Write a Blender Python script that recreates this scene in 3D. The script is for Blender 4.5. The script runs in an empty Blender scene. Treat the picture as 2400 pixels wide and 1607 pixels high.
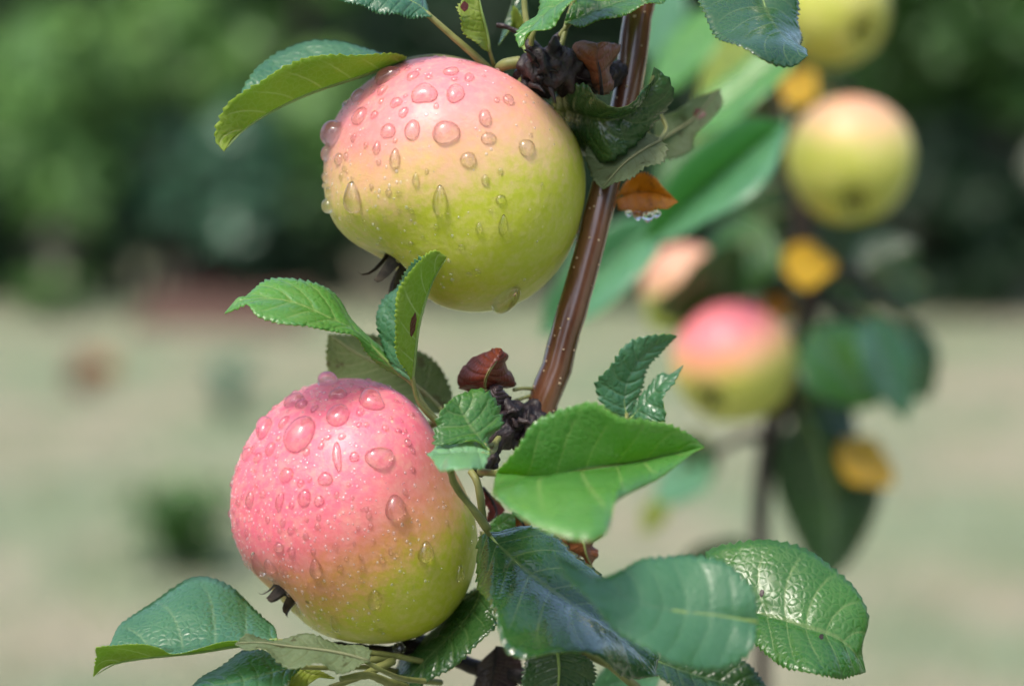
import bpy, bmesh, math, random
import numpy as np
from mathutils import Vector, Matrix, noise
from mathutils.bvhtree import BVHTree

# ------------------------------------------------------------------ camera, sky, sun, exposure
sc = bpy.context.scene
col = sc.collection
R = math.radians
LENS, SENSOR, D0 = 85.0, 36.0, 0.65
CAM_H, PITCH = 1.42, 7.4
cam_d = bpy.data.cameras.new('camera'); cam = bpy.data.objects.new('camera', cam_d); col.objects.link(cam)
cam.location = (0, 0, CAM_H); cam.rotation_euler = (R(90 - PITCH), 0, 0)
cam_d.lens = LENS; cam_d.sensor_width = SENSOR; cam_d.clip_start = 0.02; cam_d.clip_end = 500
cam_d.dof.use_dof = True; cam_d.dof.focus_distance = 0.634; cam_d.dof.aperture_fstop = 6.0
cam_d.dof.aperture_blades = 0
sc.camera = cam
SUN_EL, SUN_AZ = 59.0, -146.0     # azimuth measured clockwise from +Y (view direction): high on the left, a little behind the camera
world = bpy.data.worlds.new('World'); sc.world = world; world.use_nodes = True
wn = world.node_tree.nodes; wl = world.node_tree.links
sky = wn.new('ShaderNodeTexSky'); sky.sky_type = 'NISHITA'; sky.sun_disc = False
sky.sun_elevation = R(SUN_EL); sky.sun_rotation = R(SUN_AZ); sky.dust_density = 4.0; sky.air_density = 1.0; sky.ozone_density = 1.0
bg = wn['Background']; bg.inputs['Strength'].default_value = 0.15
wl.new(sky.outputs['Color'], bg.inputs['Color'])
sun_d = bpy.data.lights.new('sun', 'SUN'); sun_d.energy = 1.1; sun_d.angle = R(11); sun_d.color = (1.0, 0.95, 0.86)
sun = bpy.data.objects.new('sun', sun_d); col.objects.link(sun)
sdir = Vector((math.sin(R(SUN_AZ)) * math.cos(R(SUN_EL)), math.cos(R(SUN_AZ)) * math.cos(R(SUN_EL)), math.sin(R(SUN_EL))))
sun.rotation_euler = sdir.to_track_quat('Z', 'Y').to_euler(); sun.location = (-2, -3, 5)
sc.view_settings.view_transform = 'Standard'; sc.view_settings.look = 'None'
sc.view_settings.exposure = 1.04; sc.view_settings.gamma = 1.0
sc.render.engine = 'CYCLES'
sc.cycles.use_denoising = True
try: sc.cycles.denoiser = 'OPENIMAGEDENOISE'
except Exception: pass
sc.cycles.max_bounces = 10; sc.cycles.transmission_bounces = 8; sc.cycles.sample_clamp_indirect = 8

rng = random.Random(11)
CM = Matrix.Translation(cam.location) @ cam.rotation_euler.to_matrix().to_4x4()

# photo pixel (2400 wide) + distance along the view axis in metres -> world point
def Wd(px, py, d):
    k = SENSOR / LENS / 2400.0 * d
    return CM @ Vector(((px - 1200.0) * k, -(py - 803.5) * k, -d))
def W(px, py, z=0.0):                  # z: millimetres behind the plane the near branch hangs in
    return Wd(px, py, D0 + z / 1000.0)
CROPS = {'F': (0, 0, .9758), '1': (700, 60, 2.24), '2': (500, 840, 2.24), '3': (780, 0, 2.5457), '4': (480, 560, 2.856),
         '5': (1000, 760, 2.904), '6': (200, 1180, 2.342), '7': (1080, 1180, 2.342), 'd': (1400, 0, 2.24), 'S': (0, 0, 1)}
def cpx(c, x, y):
    ox, oy, s = CROPS[c]; return ox + x / s, oy + y / s

# ------------------------------------------------------------------ small node helpers
class NT:
    def __init__(s, name):
        s.m = bpy.data.materials.new(name); s.m.use_nodes = True
        s.t = s.m.node_tree; s.n = s.t.nodes; s.l = s.t.links
        s.n.clear(); s.out = s.n.new('ShaderNodeOutputMaterial')
    def link(s, a, b): s.l.new(a, b)
    def put(s, node, key, v):
        i = node.inputs[key]
        if hasattr(v, 'is_output'): s.l.new(v, i)
        elif isinstance(v, (tuple, list)) and len(v) == 3 and i.type == 'RGBA': i.default_value = (*v, 1)
        else: i.default_value = v
    def math(s, op, a, b=0.0, c=0.0, clamp=False):
        n = s.n.new('ShaderNodeMath'); n.operation = op; n.use_clamp = clamp
        s.put(n, 0, a); s.put(n, 1, b); s.put(n, 2, c); return n.outputs[0]
    def smooth(s, v, a, b, lo=0.0, hi=1.0):
        n = s.n.new('ShaderNodeMapRange'); n.interpolation_type = 'SMOOTHSTEP'
        s.put(n, 0, v); s.put(n, 1, a); s.put(n, 2, b); s.put(n, 3, lo); s.put(n, 4, hi); return n.outputs[0]
    def mix(s, f, a, b, mode='MIX'):
        n = s.n.new('ShaderNodeMix'); n.data_type = 'RGBA'; n.blend_type = mode
        s.put(n, 0, f)
        for k, v in ((6, a), (7, b)):
            if hasattr(v, 'is_output'): s.l.new(v, n.inputs[k])
            else: n.inputs[k].default_value = (*v, 1)
        return n.outputs[2]
    def coord(s, kind='Object'): return s.n.new('ShaderNodeTexCoord').outputs[kind]
    def geom(s, k='Position'): return s.n.new('ShaderNodeNewGeometry').outputs[k]
    def noise(s, vec, scale, detail=3.0, rough=0.55, out='Fac'):
        n = s.n.new('ShaderNodeTexNoise'); s.put(n, 'Vector', vec); s.put(n, 'Scale', scale)
        s.put(n, 'Detail', detail); s.put(n, 'Roughness', rough); return n.outputs[out]
    def voro(s, vec, scale, feat='F1', out='Distance'):
        n = s.n.new('ShaderNodeTexVoronoi'); n.feature = feat; s.put(n, 'Vector', vec); s.put(n, 'Scale', scale); return n.outputs[out]
    def uv(s, name):
        n = s.n.new('ShaderNodeUVMap'); n.uv_map = name
        x = s.n.new('ShaderNodeSeparateXYZ'); s.l.new(n.outputs[0], x.inputs[0]); return x.outputs[0], x.outputs[1]
    def mapping(s, vec, scale):
        n = s.n.new('ShaderNodeMapping'); s.put(n, 'Vector', vec); n.inputs['Scale'].default_value = scale; return n.outputs[0]
    def bump(s, h, strength, dist):
        n = s.n.new('ShaderNodeBump'); s.put(n, 'Height', h); s.put(n, 'Strength', strength); s.put(n, 'Distance', dist); return n.outputs[0]
    def bsdf(s, **kw):
        n = s.n.new('ShaderNodeBsdfPrincipled')
        for k, v in kw.items(): s.put(n, k.replace('_', ' '), v)
        return n
    def done(s, sh): s.l.new(sh, s.out.inputs['Surface']); return s.m

def leaf_material(name, c1, c2, vein, rough=(0.2, 0.42), veinf=0.65, bumpk=1.0, trans=0.4, tcol=None, spots=None, spot_col=(0.06, 0.02, 0.01), spec=0.75, coat=0.42):
    g = NT(name); s, ph = g.uv('vein'); pos = g.coord('Object')
    dist = g.math('MULTIPLY', g.math('PINGPONG', ph, 0.5), 2.0)
    av = g.math('ABSOLUTE', s)
    lat = g.math('MULTIPLY', g.smooth(dist, 0.14, 0.0), g.smooth(av, 1.0, 0.55))
    midv = g.smooth(av, 0.06, 0.015)
    fine = g.voro(pos, 520.0, 'DISTANCE_TO_EDGE')
    mid_n = g.noise(pos, 130.0, 3.0)
    big = g.noise(pos, 42.0, 3.0)
    c = g.mix(g.smooth(big, 0.3, 0.7), c1, c2)
    c = g.mix(g.math('MULTIPLY', g.smooth(fine, 0.12, 0.0), 0.22), c, vein)
    c = g.mix(g.math('MULTIPLY', g.math('MAXIMUM', lat, midv), veinf), c, vein)
    if spots:
        f = g.smooth(g.noise(pos, spots[0], 4.0, 0.6), spots[1], spots[1] + 0.06)
        c = g.mix(f, c, spot_col)
    h = g.math('ADD', g.math('MULTIPLY', g.smooth(dist, 0.0, 0.5), 0.9), g.math('MULTIPLY', g.smooth(fine, 0.0, 0.35), 0.55))
    h = g.math('ADD', h, g.math('MULTIPLY', mid_n, 1.2))
    nrm = g.bump(h, 0.45 * bumpk, 0.0005)
    rg = g.smooth(g.noise(pos, 70.0, 3.0), 0.35, 0.65, rough[0], rough[1])
    b = g.bsdf(Base_Color=c, Roughness=rg, Normal=nrm, IOR=1.45)
    b.inputs['Specular IOR Level'].default_value = spec
    b.inputs['Coat Weight'].default_value = coat if spec > .4 else 0.0; b.inputs['Coat Roughness'].default_value = 0.22; g.put(b, 'Coat Normal', g.bump(h, 0.14 * bumpk, 0.0005))
    tr = g.n.new('ShaderNodeBsdfTranslucent')
    g.put(tr, 'Color', g.mix(0.75, c, tcol or (c2[0] * 2.6 + .03, c2[1] * 2.4, c2[2] * .9)))
    mx = g.n.new('ShaderNodeMixShader'); mx.inputs[0].default_value = trans
    g.link(b.outputs[0], mx.inputs[1]); g.link(tr.outputs[0], mx.inputs[2])
    return g.done(mx.outputs[0])

VN = (0.20, 0.30, 0.10)
MT = {
 'top':     leaf_material('leaf_green', (0.034, 0.135, 0.026), (0.06, 0.195, 0.034), VN),
 'bright':  leaf_material('leaf_bright_green', (0.07, 0.24, 0.05), (0.12, 0.33, 0.07), (0.30, 0.42, 0.14)),
 'teal':    leaf_material('leaf_blue_green', (0.045, 0.155, 0.085), (0.07, 0.205, 0.105), (0.16, 0.27, 0.14), bumpk=1.3),
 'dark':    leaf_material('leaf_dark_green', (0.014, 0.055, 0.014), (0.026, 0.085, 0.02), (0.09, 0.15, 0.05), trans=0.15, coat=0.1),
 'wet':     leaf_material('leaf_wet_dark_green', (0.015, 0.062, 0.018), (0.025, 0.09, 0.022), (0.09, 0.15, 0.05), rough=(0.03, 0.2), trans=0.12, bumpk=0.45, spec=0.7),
 'mint':    leaf_material('leaf_mint', (0.085, 0.25, 0.135), (0.12, 0.31, 0.165), (0.28, 0.42, 0.24), veinf=0.35),
 'soft':    leaf_material('leaf_soft_blue_green', (0.055, 0.18, 0.095), (0.08, 0.225, 0.115), (0.15, 0.28, 0.15), veinf=0.4, bumpk=0.6),
 'pale':    leaf_material('leaf_pale_sheen', (0.17, 0.38, 0.20), (0.22, 0.44, 0.25), (0.36, 0.5, 0.3), veinf=0.35),  # lighter copy of mint; sky sheen is put into the base colour
 'under':   leaf_material('leaf_underside', (0.21, 0.31, 0.04), (0.27, 0.37, 0.055), (0.36, 0.43, 0.14), rough=(0.5, 0.65), veinf=0.55, spec=0.3, trans=0.5, tcol=(0.5, 0.72, 0.08)),
 'under_lit':   leaf_material('leaf_underside_lit', (0.29, 0.41, 0.05), (0.36, 0.48, 0.07), (0.62, 0.68, 0.30), rough=(0.5, 0.65), veinf=0.8, spec=0.3, trans=0.5, tcol=(0.6, 0.8, 0.08)),  # underside copy; light coming through the blade is put into its brighter colour
 'olive':   leaf_material('leaf_olive_underside', (0.085, 0.12, 0.045), (0.13, 0.17, 0.07), (0.22, 0.23, 0.12), rough=(0.55, 0.75), spots=(160.0, 0.56), spot_col=(0.07, 0.055, 0.03), spec=0.25),
 'grey':    leaf_material('leaf_grey_green', (0.12, 0.17, 0.09), (0.18, 0.23, 0.13), (0.10, 0.11, 0.05), rough=(0.5, 0.7), spots=(220.0, 0.6), spot_col=(0.07, 0.07, 0.04), spec=0.3),
 'ygreen':  leaf_material('leaf_yellow_green', (0.20, 0.28, 0.03), (0.27, 0.33, 0.04), (0.38, 0.40, 0.12), rough=(0.5, 0.7)),
 'yellow':  leaf_material('leaf_yellow', (0.62, 0.40, 0.012), (0.68, 0.46, 0.02), (0.6, 0.42, 0.08), coat=0.05, rough=(0.4, 0.6), tcol=(0.95, 0.62, 0.03)),
 'amber':   leaf_material('leaf_amber', (0.38, 0.17, 0.01), (0.48, 0.25, 0.015), (0.3, 0.12, 0.01), coat=0.05, rough=(0.3, 0.5), spots=(130.0, 0.54), spot_col=(0.05, 0.02, 0.006)),
 'brown':   leaf_material('leaf_brown_dry', (0.20, 0.06, 0.018), (0.27, 0.10, 0.03), (0.12, 0.035, 0.012), coat=0.05, rough=(0.4, 0.7), trans=0.3, tcol=(0.4, 0.06, 0.01)),
 'rust':    leaf_material('leaf_rust_dry', (0.12, 0.018, 0.008), (0.19, 0.035, 0.012), (0.08, 0.015, 0.008), coat=0.05, rough=(0.35, 0.6), trans=0.35, tcol=(0.45, 0.05, 0.01)),
 'maroon':  leaf_material('leaf_maroon_dry', (0.022, 0.010, 0.012), (0.035, 0.014, 0.014), (0.03, 0.015, 0.012), coat=0.05, rough=(0.35, 0.6), trans=0.08),
}
def plain_material(name, c1, c2, scale, rough=0.6, bump=0.0, bdist=0.001, spec=0.4, stretch=(1, 1, 1), detail=4.0, coat=0.0):
    g = NT(name); pos = g.mapping(g.coord('Object'), stretch); n = g.noise(pos, scale, detail)
    kw = dict(Base_Color=g.mix(g.smooth(n, 0.3, 0.7), c1, c2), Roughness=rough)
    if bump: kw['Normal'] = g.bump(n, bump, bdist)
    b = g.bsdf(**kw); b.inputs['Specular IOR Level'].default_value = spec; b.inputs['Coat Weight'].default_value = coat
    b.inputs['Coat Roughness'].default_value = 0.15
    return g.done(b.outputs[0])
MT['petiole'] = plain_material('petiole_green', (0.15, 0.17, 0.05), (0.24, 0.25, 0.09), 160, 0.5, 0.3, 0.0005)
MT['rib'] = plain_material('midrib_pale_green', (0.17, 0.27, 0.07), (0.24, 0.34, 0.10), 160, 0.5, 0.3, 0.0004)
MT['dullrib'] = plain_material('midrib_dull', (0.13, 0.15, 0.07), (0.18, 0.19, 0.09), 160, 0.6, 0.3, 0.0004)
MT['bark'] = plain_material('bark_red_brown', (0.075, 0.026, 0.012), (0.15, 0.062, 0.030), 130, 0.26, 0.5, 0.0006, 0.6, (1, 1, .35), coat=0.9)
MT['spur'] = plain_material('bark_black', (0.008, 0.006, 0.009), (0.034, 0.021, 0.020), 260, 0.5, 0.9, 0.0015, 0.4)
MT['dtrunk'] = plain_material('bark_dark', (0.020, 0.015, 0.014), (0.05, 0.036, 0.030), 90, 0.55, 0.6, 0.001)
MT['lenticel'] = plain_material('lenticel_pale', (0.36, 0.25, 0.15), (0.5, 0.38, 0.25), 900, 0.5)
MT['sepal'] = plain_material('sepal_dark', (0.022, 0.018, 0.014), (0.06, 0.05, 0.035), 500, 0.7, 0.4, 0.0004)
MT['calyx'] = plain_material('calyx_dark', (0.015, 0.012, 0.008), (0.04, 0.03, 0.02), 400, 0.8)

g = NT('water'); b = g.bsdf(Base_Color=(1, 1, 1), Roughness=0.0, IOR=1.333); b.inputs['Transmission Weight'].default_value = 1.0
tr = g.n.new('ShaderNodeBsdfTransparent'); mx = g.n.new('ShaderNodeMixShader'); mx.inputs[0].default_value = 0.75
g.link(tr.outputs[0], mx.inputs[1]); g.link(b.outputs[0], mx.inputs[2])
gl = g.n.new('ShaderNodeBsdfGlossy'); gl.inputs['Roughness'].default_value = 0.13
lw = g.n.new('ShaderNodeFresnel'); lw.inputs['IOR'].default_value = 1.333
m2 = g.n.new('ShaderNodeMixShader'); g.link(g.math('ADD', g.math('MULTIPLY', lw.outputs[0], 0.3), 0.035), m2.inputs[0]); g.link(mx.outputs[0], m2.inputs[1]); g.link(gl.outputs[0], m2.inputs[2])
MT['water'] = g.done(m2.outputs[0])
g = NT('drizzle'); tr = g.n.new('ShaderNodeBsdfTransparent'); gl = g.n.new('ShaderNodeBsdfGlossy'); gl.inputs['Roughness'].default_value = 0.3
df = g.n.new('ShaderNodeBsdfDiffuse'); df.inputs['Color'].default_value = (.9, .9, .9, 1)  # white diffuse stands in for the glints on tiny drops
m0 = g.n.new('ShaderNodeMixShader'); m0.inputs[0].default_value = .5; g.link(gl.outputs[0], m0.inputs[1]); g.link(df.outputs[0], m0.inputs[2])
mx = g.n.new('ShaderNodeMixShader'); mx.inputs[0].default_value = .24; g.link(tr.outputs[0], mx.inputs[1]); g.link(m0.outputs[0], mx.inputs[2])
MT['drizzle'] = g.done(mx.outputs[0])

def apple_material(name, green1, green2, pink, orange, up, lo, hi, noise_amp=0.35):
    """green skin with a red blush on the side that faces `up` (object space, unit radius)"""
    g = NT(name); pos = g.coord('Object')
    dv = g.n.new('ShaderNodeVectorMath'); dv.operation = 'DOT_PRODUCT'; g.put(dv, 0, pos); dv.inputs[1].default_value = up
    n1 = g.noise(pos, 55.0, 4.0, 0.6); n2 = g.noise(pos, 420.0, 3.0, 0.6)
    h = g.math('ADD', dv.outputs['Value'], g.math('MULTIPLY', g.math('SUBTRACT', n1, 0.5), noise_amp))
    h = g.math('ADD', h, g.math('MULTIPLY', g.math('SUBTRACT', n2, 0.5), noise_amp * 0.9))
    blush = g.smooth(h, lo, hi)
    gr = g.mix(g.smooth(n1, 0.3, 0.7), green1, green2)
    c = g.mix(g.smooth(blush, 0.02, 0.5), gr, orange)
    c = g.mix(g.smooth(blush, 0.35, 0.95), c, pink)
    # pale lenticel dots and fine mottling
    dots = g.smooth(g.voro(pos, 300.0), 0.16, 0.08)
    sel = g.smooth(g.noise(pos, 260.0, 1.0), 0.5, 0.6)
    c = g.mix(g.math('MULTIPLY', g.math('MULTIPLY', dots, sel), 0.5), c, (0.75, 0.66, 0.38))
    c = g.mix(g.math('MULTIPLY', g.smooth(n2, 0.35, 0.75), 0.24), c, (0.74, 0.58, 0.36))
    c = g.mix(g.math('MULTIPLY', g.smooth(g.noise(pos, 26.0, 4.0, 0.65), 0.5, 0.75), 0.3), c, (0.70, 0.56, 0.30))
    # few small russet marks
    rus = g.smooth(g.voro(pos, 62.0), 0.055, 0.03)
    c = g.mix(g.math('MULTIPLY', rus, 0.7), c, (0.12, 0.08, 0.02))
    hb = g.math('ADD', g.math('MULTIPLY', g.noise(pos, 900.0, 2.0), 0.5), g.noise(pos, 240.0, 3.0))
    nrm = g.bump(hb, 0.28, 0.0006)
    rg = g.smooth(g.noise(pos, 90.0, 3.0), 0.3, 0.7, 0.36, 0.5)
    b = g.bsdf(Base_Color=c, Roughness=rg, Normal=nrm, IOR=1.42)
    b.inputs['Subsurface Weight'].default_value = 0.18; b.inputs['Subsurface Radius'].default_value = (1.0, 0.7, 0.25); b.inputs['Subsurface Scale'].default_value = 0.004
    b.inputs['Coat Weight'].default_value = 0.06; b.inputs['Coat Roughness'].default_value = 0.25
    return g.done(b.outputs[0])

# ------------------------------------------------------------------ object helpers
ROOT = {}
def tag(o, label=None, cat=None, group=None, kind=None):
    if label: o['label'] = label
    if cat: o['category'] = cat
    if group: o['group'] = group
    if kind: o['kind'] = kind
    return o
def empty(name, loc, label, cat, group=None):
    o = bpy.data.objects.new(name, None); o.empty_display_size = 0.02; o.location = loc; col.objects.link(o)
    ROOT[o.name] = Vector(loc); return tag(o, label, cat, group)
def origin_of(parent):
    while parent is not None and parent.parent is not None: parent = parent.parent
    return ROOT.get(parent.name, Vector((0, 0, 0))) if parent is not None else Vector((0, 0, 0))
def mesh_obj(name, verts, faces, mats, parent=None, midx=None, smooth=True, uvs=None):
    o0 = origin_of(parent)
    me = bpy.data.meshes.new(name)
    me.from_pydata([tuple(Vector(v) - o0) for v in verts], [], faces)
    for m in (mats if isinstance(mats, (list, tuple)) else [mats]): me.materials.append(m)
    if midx is not None: me.polygons.foreach_set('material_index', midx)
    if smooth: me.polygons.foreach_set('use_smooth', [True] * len(faces))
    if uvs:
        for nm, per_vert in uvs.items():
            ul = me.uv_layers.new(name=nm); li = np.empty(len(me.loops), dtype=np.int32); me.loops.foreach_get('vertex_index', li)
            ul.data.foreach_set('uv', np.asarray(per_vert, dtype=np.float32)[li].ravel())
    me.update()
    o = bpy.data.objects.new(name, me); col.objects.link(o)
    if parent is not None: o.parent = parent
    return o
def catmull(pts, n):
    """n points along a Catmull-Rom curve through pts, spaced by arc length"""
    P = np.array([tuple(p) for p in pts], float)
    if len(P) == 2: P = np.array([P[0], (P[0] + P[1]) / 2, P[1]])
    Q = np.vstack([2 * P[0] - P[1], P, 2 * P[-1] - P[-2]])
    out = []
    for i in range(1, len(Q) - 2):
        for t in np.linspace(0, 1, 16, endpoint=False):
            a, b_, c, d = Q[i - 1], Q[i], Q[i + 1], Q[i + 2]
            out.append(0.5 * ((2 * b_) + (c - a) * t + (2 * a - 5 * b_ + 4 * c - d) * t * t + (3 * b_ - a - 3 * c + d) * t ** 3))
    out.append(P[-1]); out = np.array(out)
    s = np.concatenate([[0], np.cumsum(np.linalg.norm(np.diff(out, axis=0), axis=1))])
    u = np.linspace(0, s[-1], n)
    return np.stack([np.interp(u, s, out[:, k]) for k in range(3)], 1)
def tube(name, pts, radii, mat, parent, n=24, seg=10, lump=0.0, lscale=200.0, cap=True):
    C = catmull(pts, n); rad = np.interp(np.linspace(0, 1, n), np.linspace(0, 1, len(radii)), radii)
    T = np.gradient(C, axis=0); T /= np.linalg.norm(T, axis=1)[:, None] + 1e-12
    up = np.array([0.3, 0.9, 0.2]); v, f = [], []
    a = np.cross(T[0], up); a /= np.linalg.norm(a)
    for i in range(n):
        a = a - T[i] * a.dot(T[i]); a /= np.linalg.norm(a); b_ = np.cross(T[i], a)
        for k in range(seg):
            th = 2 * math.pi * k / seg; d = a * math.cos(th) + b_ * math.sin(th)
            r = rad[i]
            if lump: r *= 1 + lump * noise.noise(Vector(C[i] + d * rad[i]) * lscale)
            v.append(C[i] + d * r)
    for i in range(n - 1):
        for k in range(seg):
            k2 = (k + 1) % seg; f.append((i * seg + k, i * seg + k2, (i + 1) * seg + k2, (i + 1) * seg + k))
    if cap:
        f.append(tuple(range(seg - 1, -1, -1))); f.append(tuple((n - 1) * seg + k for k in range(seg)))
    return mesh_obj(name, v, f, mat, parent)

# ------------------------------------------------------------------ leaves
def leaf_surface(L, M, Rr, nt, nu, teeth, ntooth, camber, relief, nveins, wave, seed):
    rl = random.Random(seed); ph = rl.uniform(0, 9)
    Lc, Mc, Rc = catmull(L, nt), catmull(M, nt), catmull(Rr, nt)
    G = np.zeros((nt, 2 * nu + 1, 3)); U = np.zeros((nt, 2 * nu + 1, 2)); V = np.zeros((nt, 2 * nu + 1, 2))
    Tm = np.gradient(Mc, axis=0); Tm /= np.linalg.norm(Tm, axis=1)[:, None] + 1e-12
    length = np.linalg.norm(np.diff(Mc, axis=0), axis=1).sum()
    for i in range(nt):
        t = i / (nt - 1)
        for side, E in ((-1, Lc[i]), (1, Rc[i])):
            w = E - Mc[i]; wl_ = np.linalg.norm(w) + 1e-9
            nrm = np.cross(w, Tm[i]) * side; nl = np.linalg.norm(nrm); nrm = nrm / nl if nl > 1e-9 else nrm * 0
            saw = ((t * ntooth + (0.37 if side > 0 else 0)) % 1.0)
            tth = teeth * (saw - 0.5) * (1 + 0.5 * math.sin(t * 37 + ph)) * min(1, wl_ / 0.004)
            for j in range(nu + 1):
                s = j / nu; e = w * (s * (1 + tth / wl_ * s * s * s))
                lat = t - 0.16 * s ** 1.25
                phs = lat * nveins
                d = abs(((phs) % 1.0) - 0.5) * 2; d = 1 - d          # 0 on a vein, 1 between
                bulge = camber * wl_ * 4 * s * (1 - s) * 0.5
                rel = relief * (d ** 0.6) * min(1, wl_ / 0.006) * (1 - s ** 3) * min(1, s * 4)
                wv = wave * math.sin(t * 17 + ph + side * 1.3) * s * s * min(1, wl_ / 0.006)
                p = Mc[i] + e + nrm * (bulge + rel + wv)
                jj = nu + side * j
                G[i, jj] = p; U[i, jj] = (side * s, phs); V[i, jj] = (side * s, t)
    return G, U, V, length
def leaf(parent, c, L, M, Rr, top='top', under='under', z=0.0, nt=130, nu=9, teeth=0.0010, ntooth=26, camber=0.10, relief=0.00020,
         nveins=9, wave=0.0007, th=0.0003, petiole=None, prad=0.0007, rib=True, label=None, seed=None, conv=None, name='leaf', ribmat='rib'):
    """L / M / Rr: left edge, midrib, right edge from base to tip, (x, y[, z mm]) as seen in crop c"""
    if seed is None: seed = int(M[0][0] * 7 + M[-1][1] * 13)
    def cv(p):
        x, y = cpx(c, p[0], p[1]); zz = (p[2] if len(p) > 2 else 0.0) + z
        return conv(x, y, zz) if conv else W(x, y, zz)
    def fill(E):           # edges inherit z from the midrib when not given
        out = []
        for k, p in enumerate(E):
            if len(p) == 2:
                q = min(range(len(M)), key=lambda a: (M[a][0] - p[0]) ** 2 + (M[a][1] - p[1]) ** 2)
                p = (p[0], p[1], M[q][2] if len(M[q]) > 2 else 0.0)
            out.append(p)
        return out
    L = fill(L); Rr = fill(Rr)
    if tuple(L[0][:2]) != tuple(M[0][:2]): L = [M[0]] + L
    if tuple(Rr[0][:2]) != tuple(M[0][:2]): Rr = [M[0]] + Rr
    if tuple(L[-1][:2]) != tuple(M[-1][:2]): L = L + [M[-1]]
    if tuple(Rr[-1][:2]) != tuple(M[-1][:2]): Rr = Rr + [M[-1]]
    Mw = [cv(p) for p in M]
    G, U, V, length = leaf_surface([cv(p) for p in L], Mw, [cv(p) for p in Rr], nt, nu, teeth, ntooth, camber, relief, nveins, wave, seed)
    nc = 2 * nu + 1
    dt = np.gradient(G, axis=0); du = np.gradient(G, axis=1)
    N = np.cross(du, dt); N /= np.linalg.norm(N, axis=2)[:, :, None] + 1e-12
    prof = np.full((nt, nc, 1), th / 2); prof[:, 0] *= .5; prof[:, -1] *= .5
    A = (G + N * prof).reshape(-1, 3); B = (G - N * prof).reshape(-1, 3); n0 = nt * nc
    f, mi = [], []
    for i in range(nt - 1):
        for j in range(nc - 1):
            a, b_, c_, d = i * nc + j, i * nc + j + 1, (i + 1) * nc + j + 1, (i + 1) * nc + j
            f.append((a, b_, c_, d)); mi.append(0)
            f.append((n0 + a, n0 + d, n0 + c_, n0 + b_)); mi.append(1)
        for j in (0, nc - 1):
            a, d = i * nc + j, (i + 1) * nc + j
            f.append((a, d, n0 + d, n0 + a) if j == 0 else (d, a, n0 + a, n0 + d)); mi.append(1)
    v = np.vstack([A, B])
    uvs = {'vein': np.vstack([U.reshape(-1, 2)] * 2), 'blade': np.vstack([V.reshape(-1, 2)] * 2)}
    o = mesh_obj(name, v, f, [MT[top], MT[under]], parent, mi, True, uvs)
    if label: o['label'] = label
    if rib:
        off = -N[:, nu] * (0.0003)
        mr = (G[:, nu] + off)
        tube('midrib', [Vector(p) for p in mr[::max(1, len(mr) // 9)]], [min(prad * .8, .0007), 0.0004, 0.00012], MT[ribmat], o, n=20, seg=6)
    if petiole:
        pts = [Mw[0] + (Mw[0] - Mw[1]).normalized() * -0.002] + [cv(p) for p in petiole] if not isinstance(petiole[0], Vector) else [Mw[0]] + list(petiole)
        tube('petiole', pts, [prad * .85, prad, prad * 1.25], MT['petiole'], o, n=18, seg=8)
    return o
def auto_edges(base, tip, wid, lean=0.0, zl=0.0, zr=0.0, shape=1.0, nseg=7, bend=0.0):
    """ovate leaf outline in pixels; zl / zr: how many mm the left / right margin lies behind the midrib"""
    b_, t_ = np.array(base, float), np.array(tip, float)
    ax = t_[:2] - b_[:2]; ln = np.linalg.norm(ax); ax /= ln; nr = np.array([-ax[1], ax[0]])   # nr: to the right of the direction, image y down
    Ls, Ms, Rs = [], [], []
    for k in range(nseg + 1):
        s = k / nseg; w = wid / 2 * (math.sin(math.pi * s ** 0.8) ** 0.75) if 0 < s < 1 else 0
        m = b_[:2] + ax * ln * s + nr * bend * math.sin(math.pi * s); zz = b_[2] + (t_[2] - b_[2]) * s
        Ms.append((m[0], m[1], zz))
        Ls.append((*(m - nr * w * (1 + lean)), zz + zl * (w * 2 / wid if wid else 0)))
        Rs.append((*(m + nr * w * (1 - lean)), zz + zr * (w * 2 / wid if wid else 0)))
    return Ls, Ms, Rs

# ================================================================== the setting: lawn, soil, shrubs
def lawn_material():
    g = NT('lawn_dry_grass'); p = g.geom()
    a = g.noise(p, 0.8, 3.0); b1 = g.noise(p, 2.6, 3.0); d = g.noise(p, 60.0, 3.0)
    c = g.mix(g.smooth(a, 0.42, 0.58), (0.32, 0.29, 0.21), (0.185, 0.25, 0.15))
    c = g.mix(g.math('MULTIPLY', g.smooth(b1, 0.48, 0.62), 0.9), c, (0.15, 0.21, 0.12))
    c = g.mix(g.math('MULTIPLY', g.smooth(d, 0.35, 0.7), 0.4), c, (0.36, 0.32, 0.22))
    b = g.bsdf(Base_Color=c, Roughness=0.85, Normal=g.bump(d, 0.8, 0.02)); b.inputs['Specular IOR Level'].default_value = 0.2
    return g.done(b.outputs[0])
MT['lawn'] = lawn_material()
MT['soil'] = plain_material('soil_red_brown', (0.075, 0.042, 0.034), (0.13, 0.08, 0.062), 9.0, 0.9, 0.8, 0.02, 0.2)
def ground_z(x, y): return 0.018 * noise.noise(Vector((x * .8, y * .8, 0))) + 0.01 * noise.noise(Vector((x * 3, y * 3, 4)))
v, f = [], []
xs = [-120, -60, -20] + [-9 + .3 * i for i in range(61)] + [20, 60, 120]
ys = [-60, -20] + [-3 + .3 * i for i in range(70)] + [25, 60, 140]
for y in ys:
    for x in xs: v.append((x, y, ground_z(x, y)))
nx = len(xs)
for j in range(len(ys) - 1):
    for i in range(nx - 1): f.append((j * nx + i, j * nx + i + 1, (j + 1) * nx + i + 1, (j + 1) * nx + i))
tag(mesh_obj('lawn', v, f, MT['lawn']), 'pale dry lawn of straw and green grass', 'lawn', kind='structure')
v, f = [], []
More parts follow.
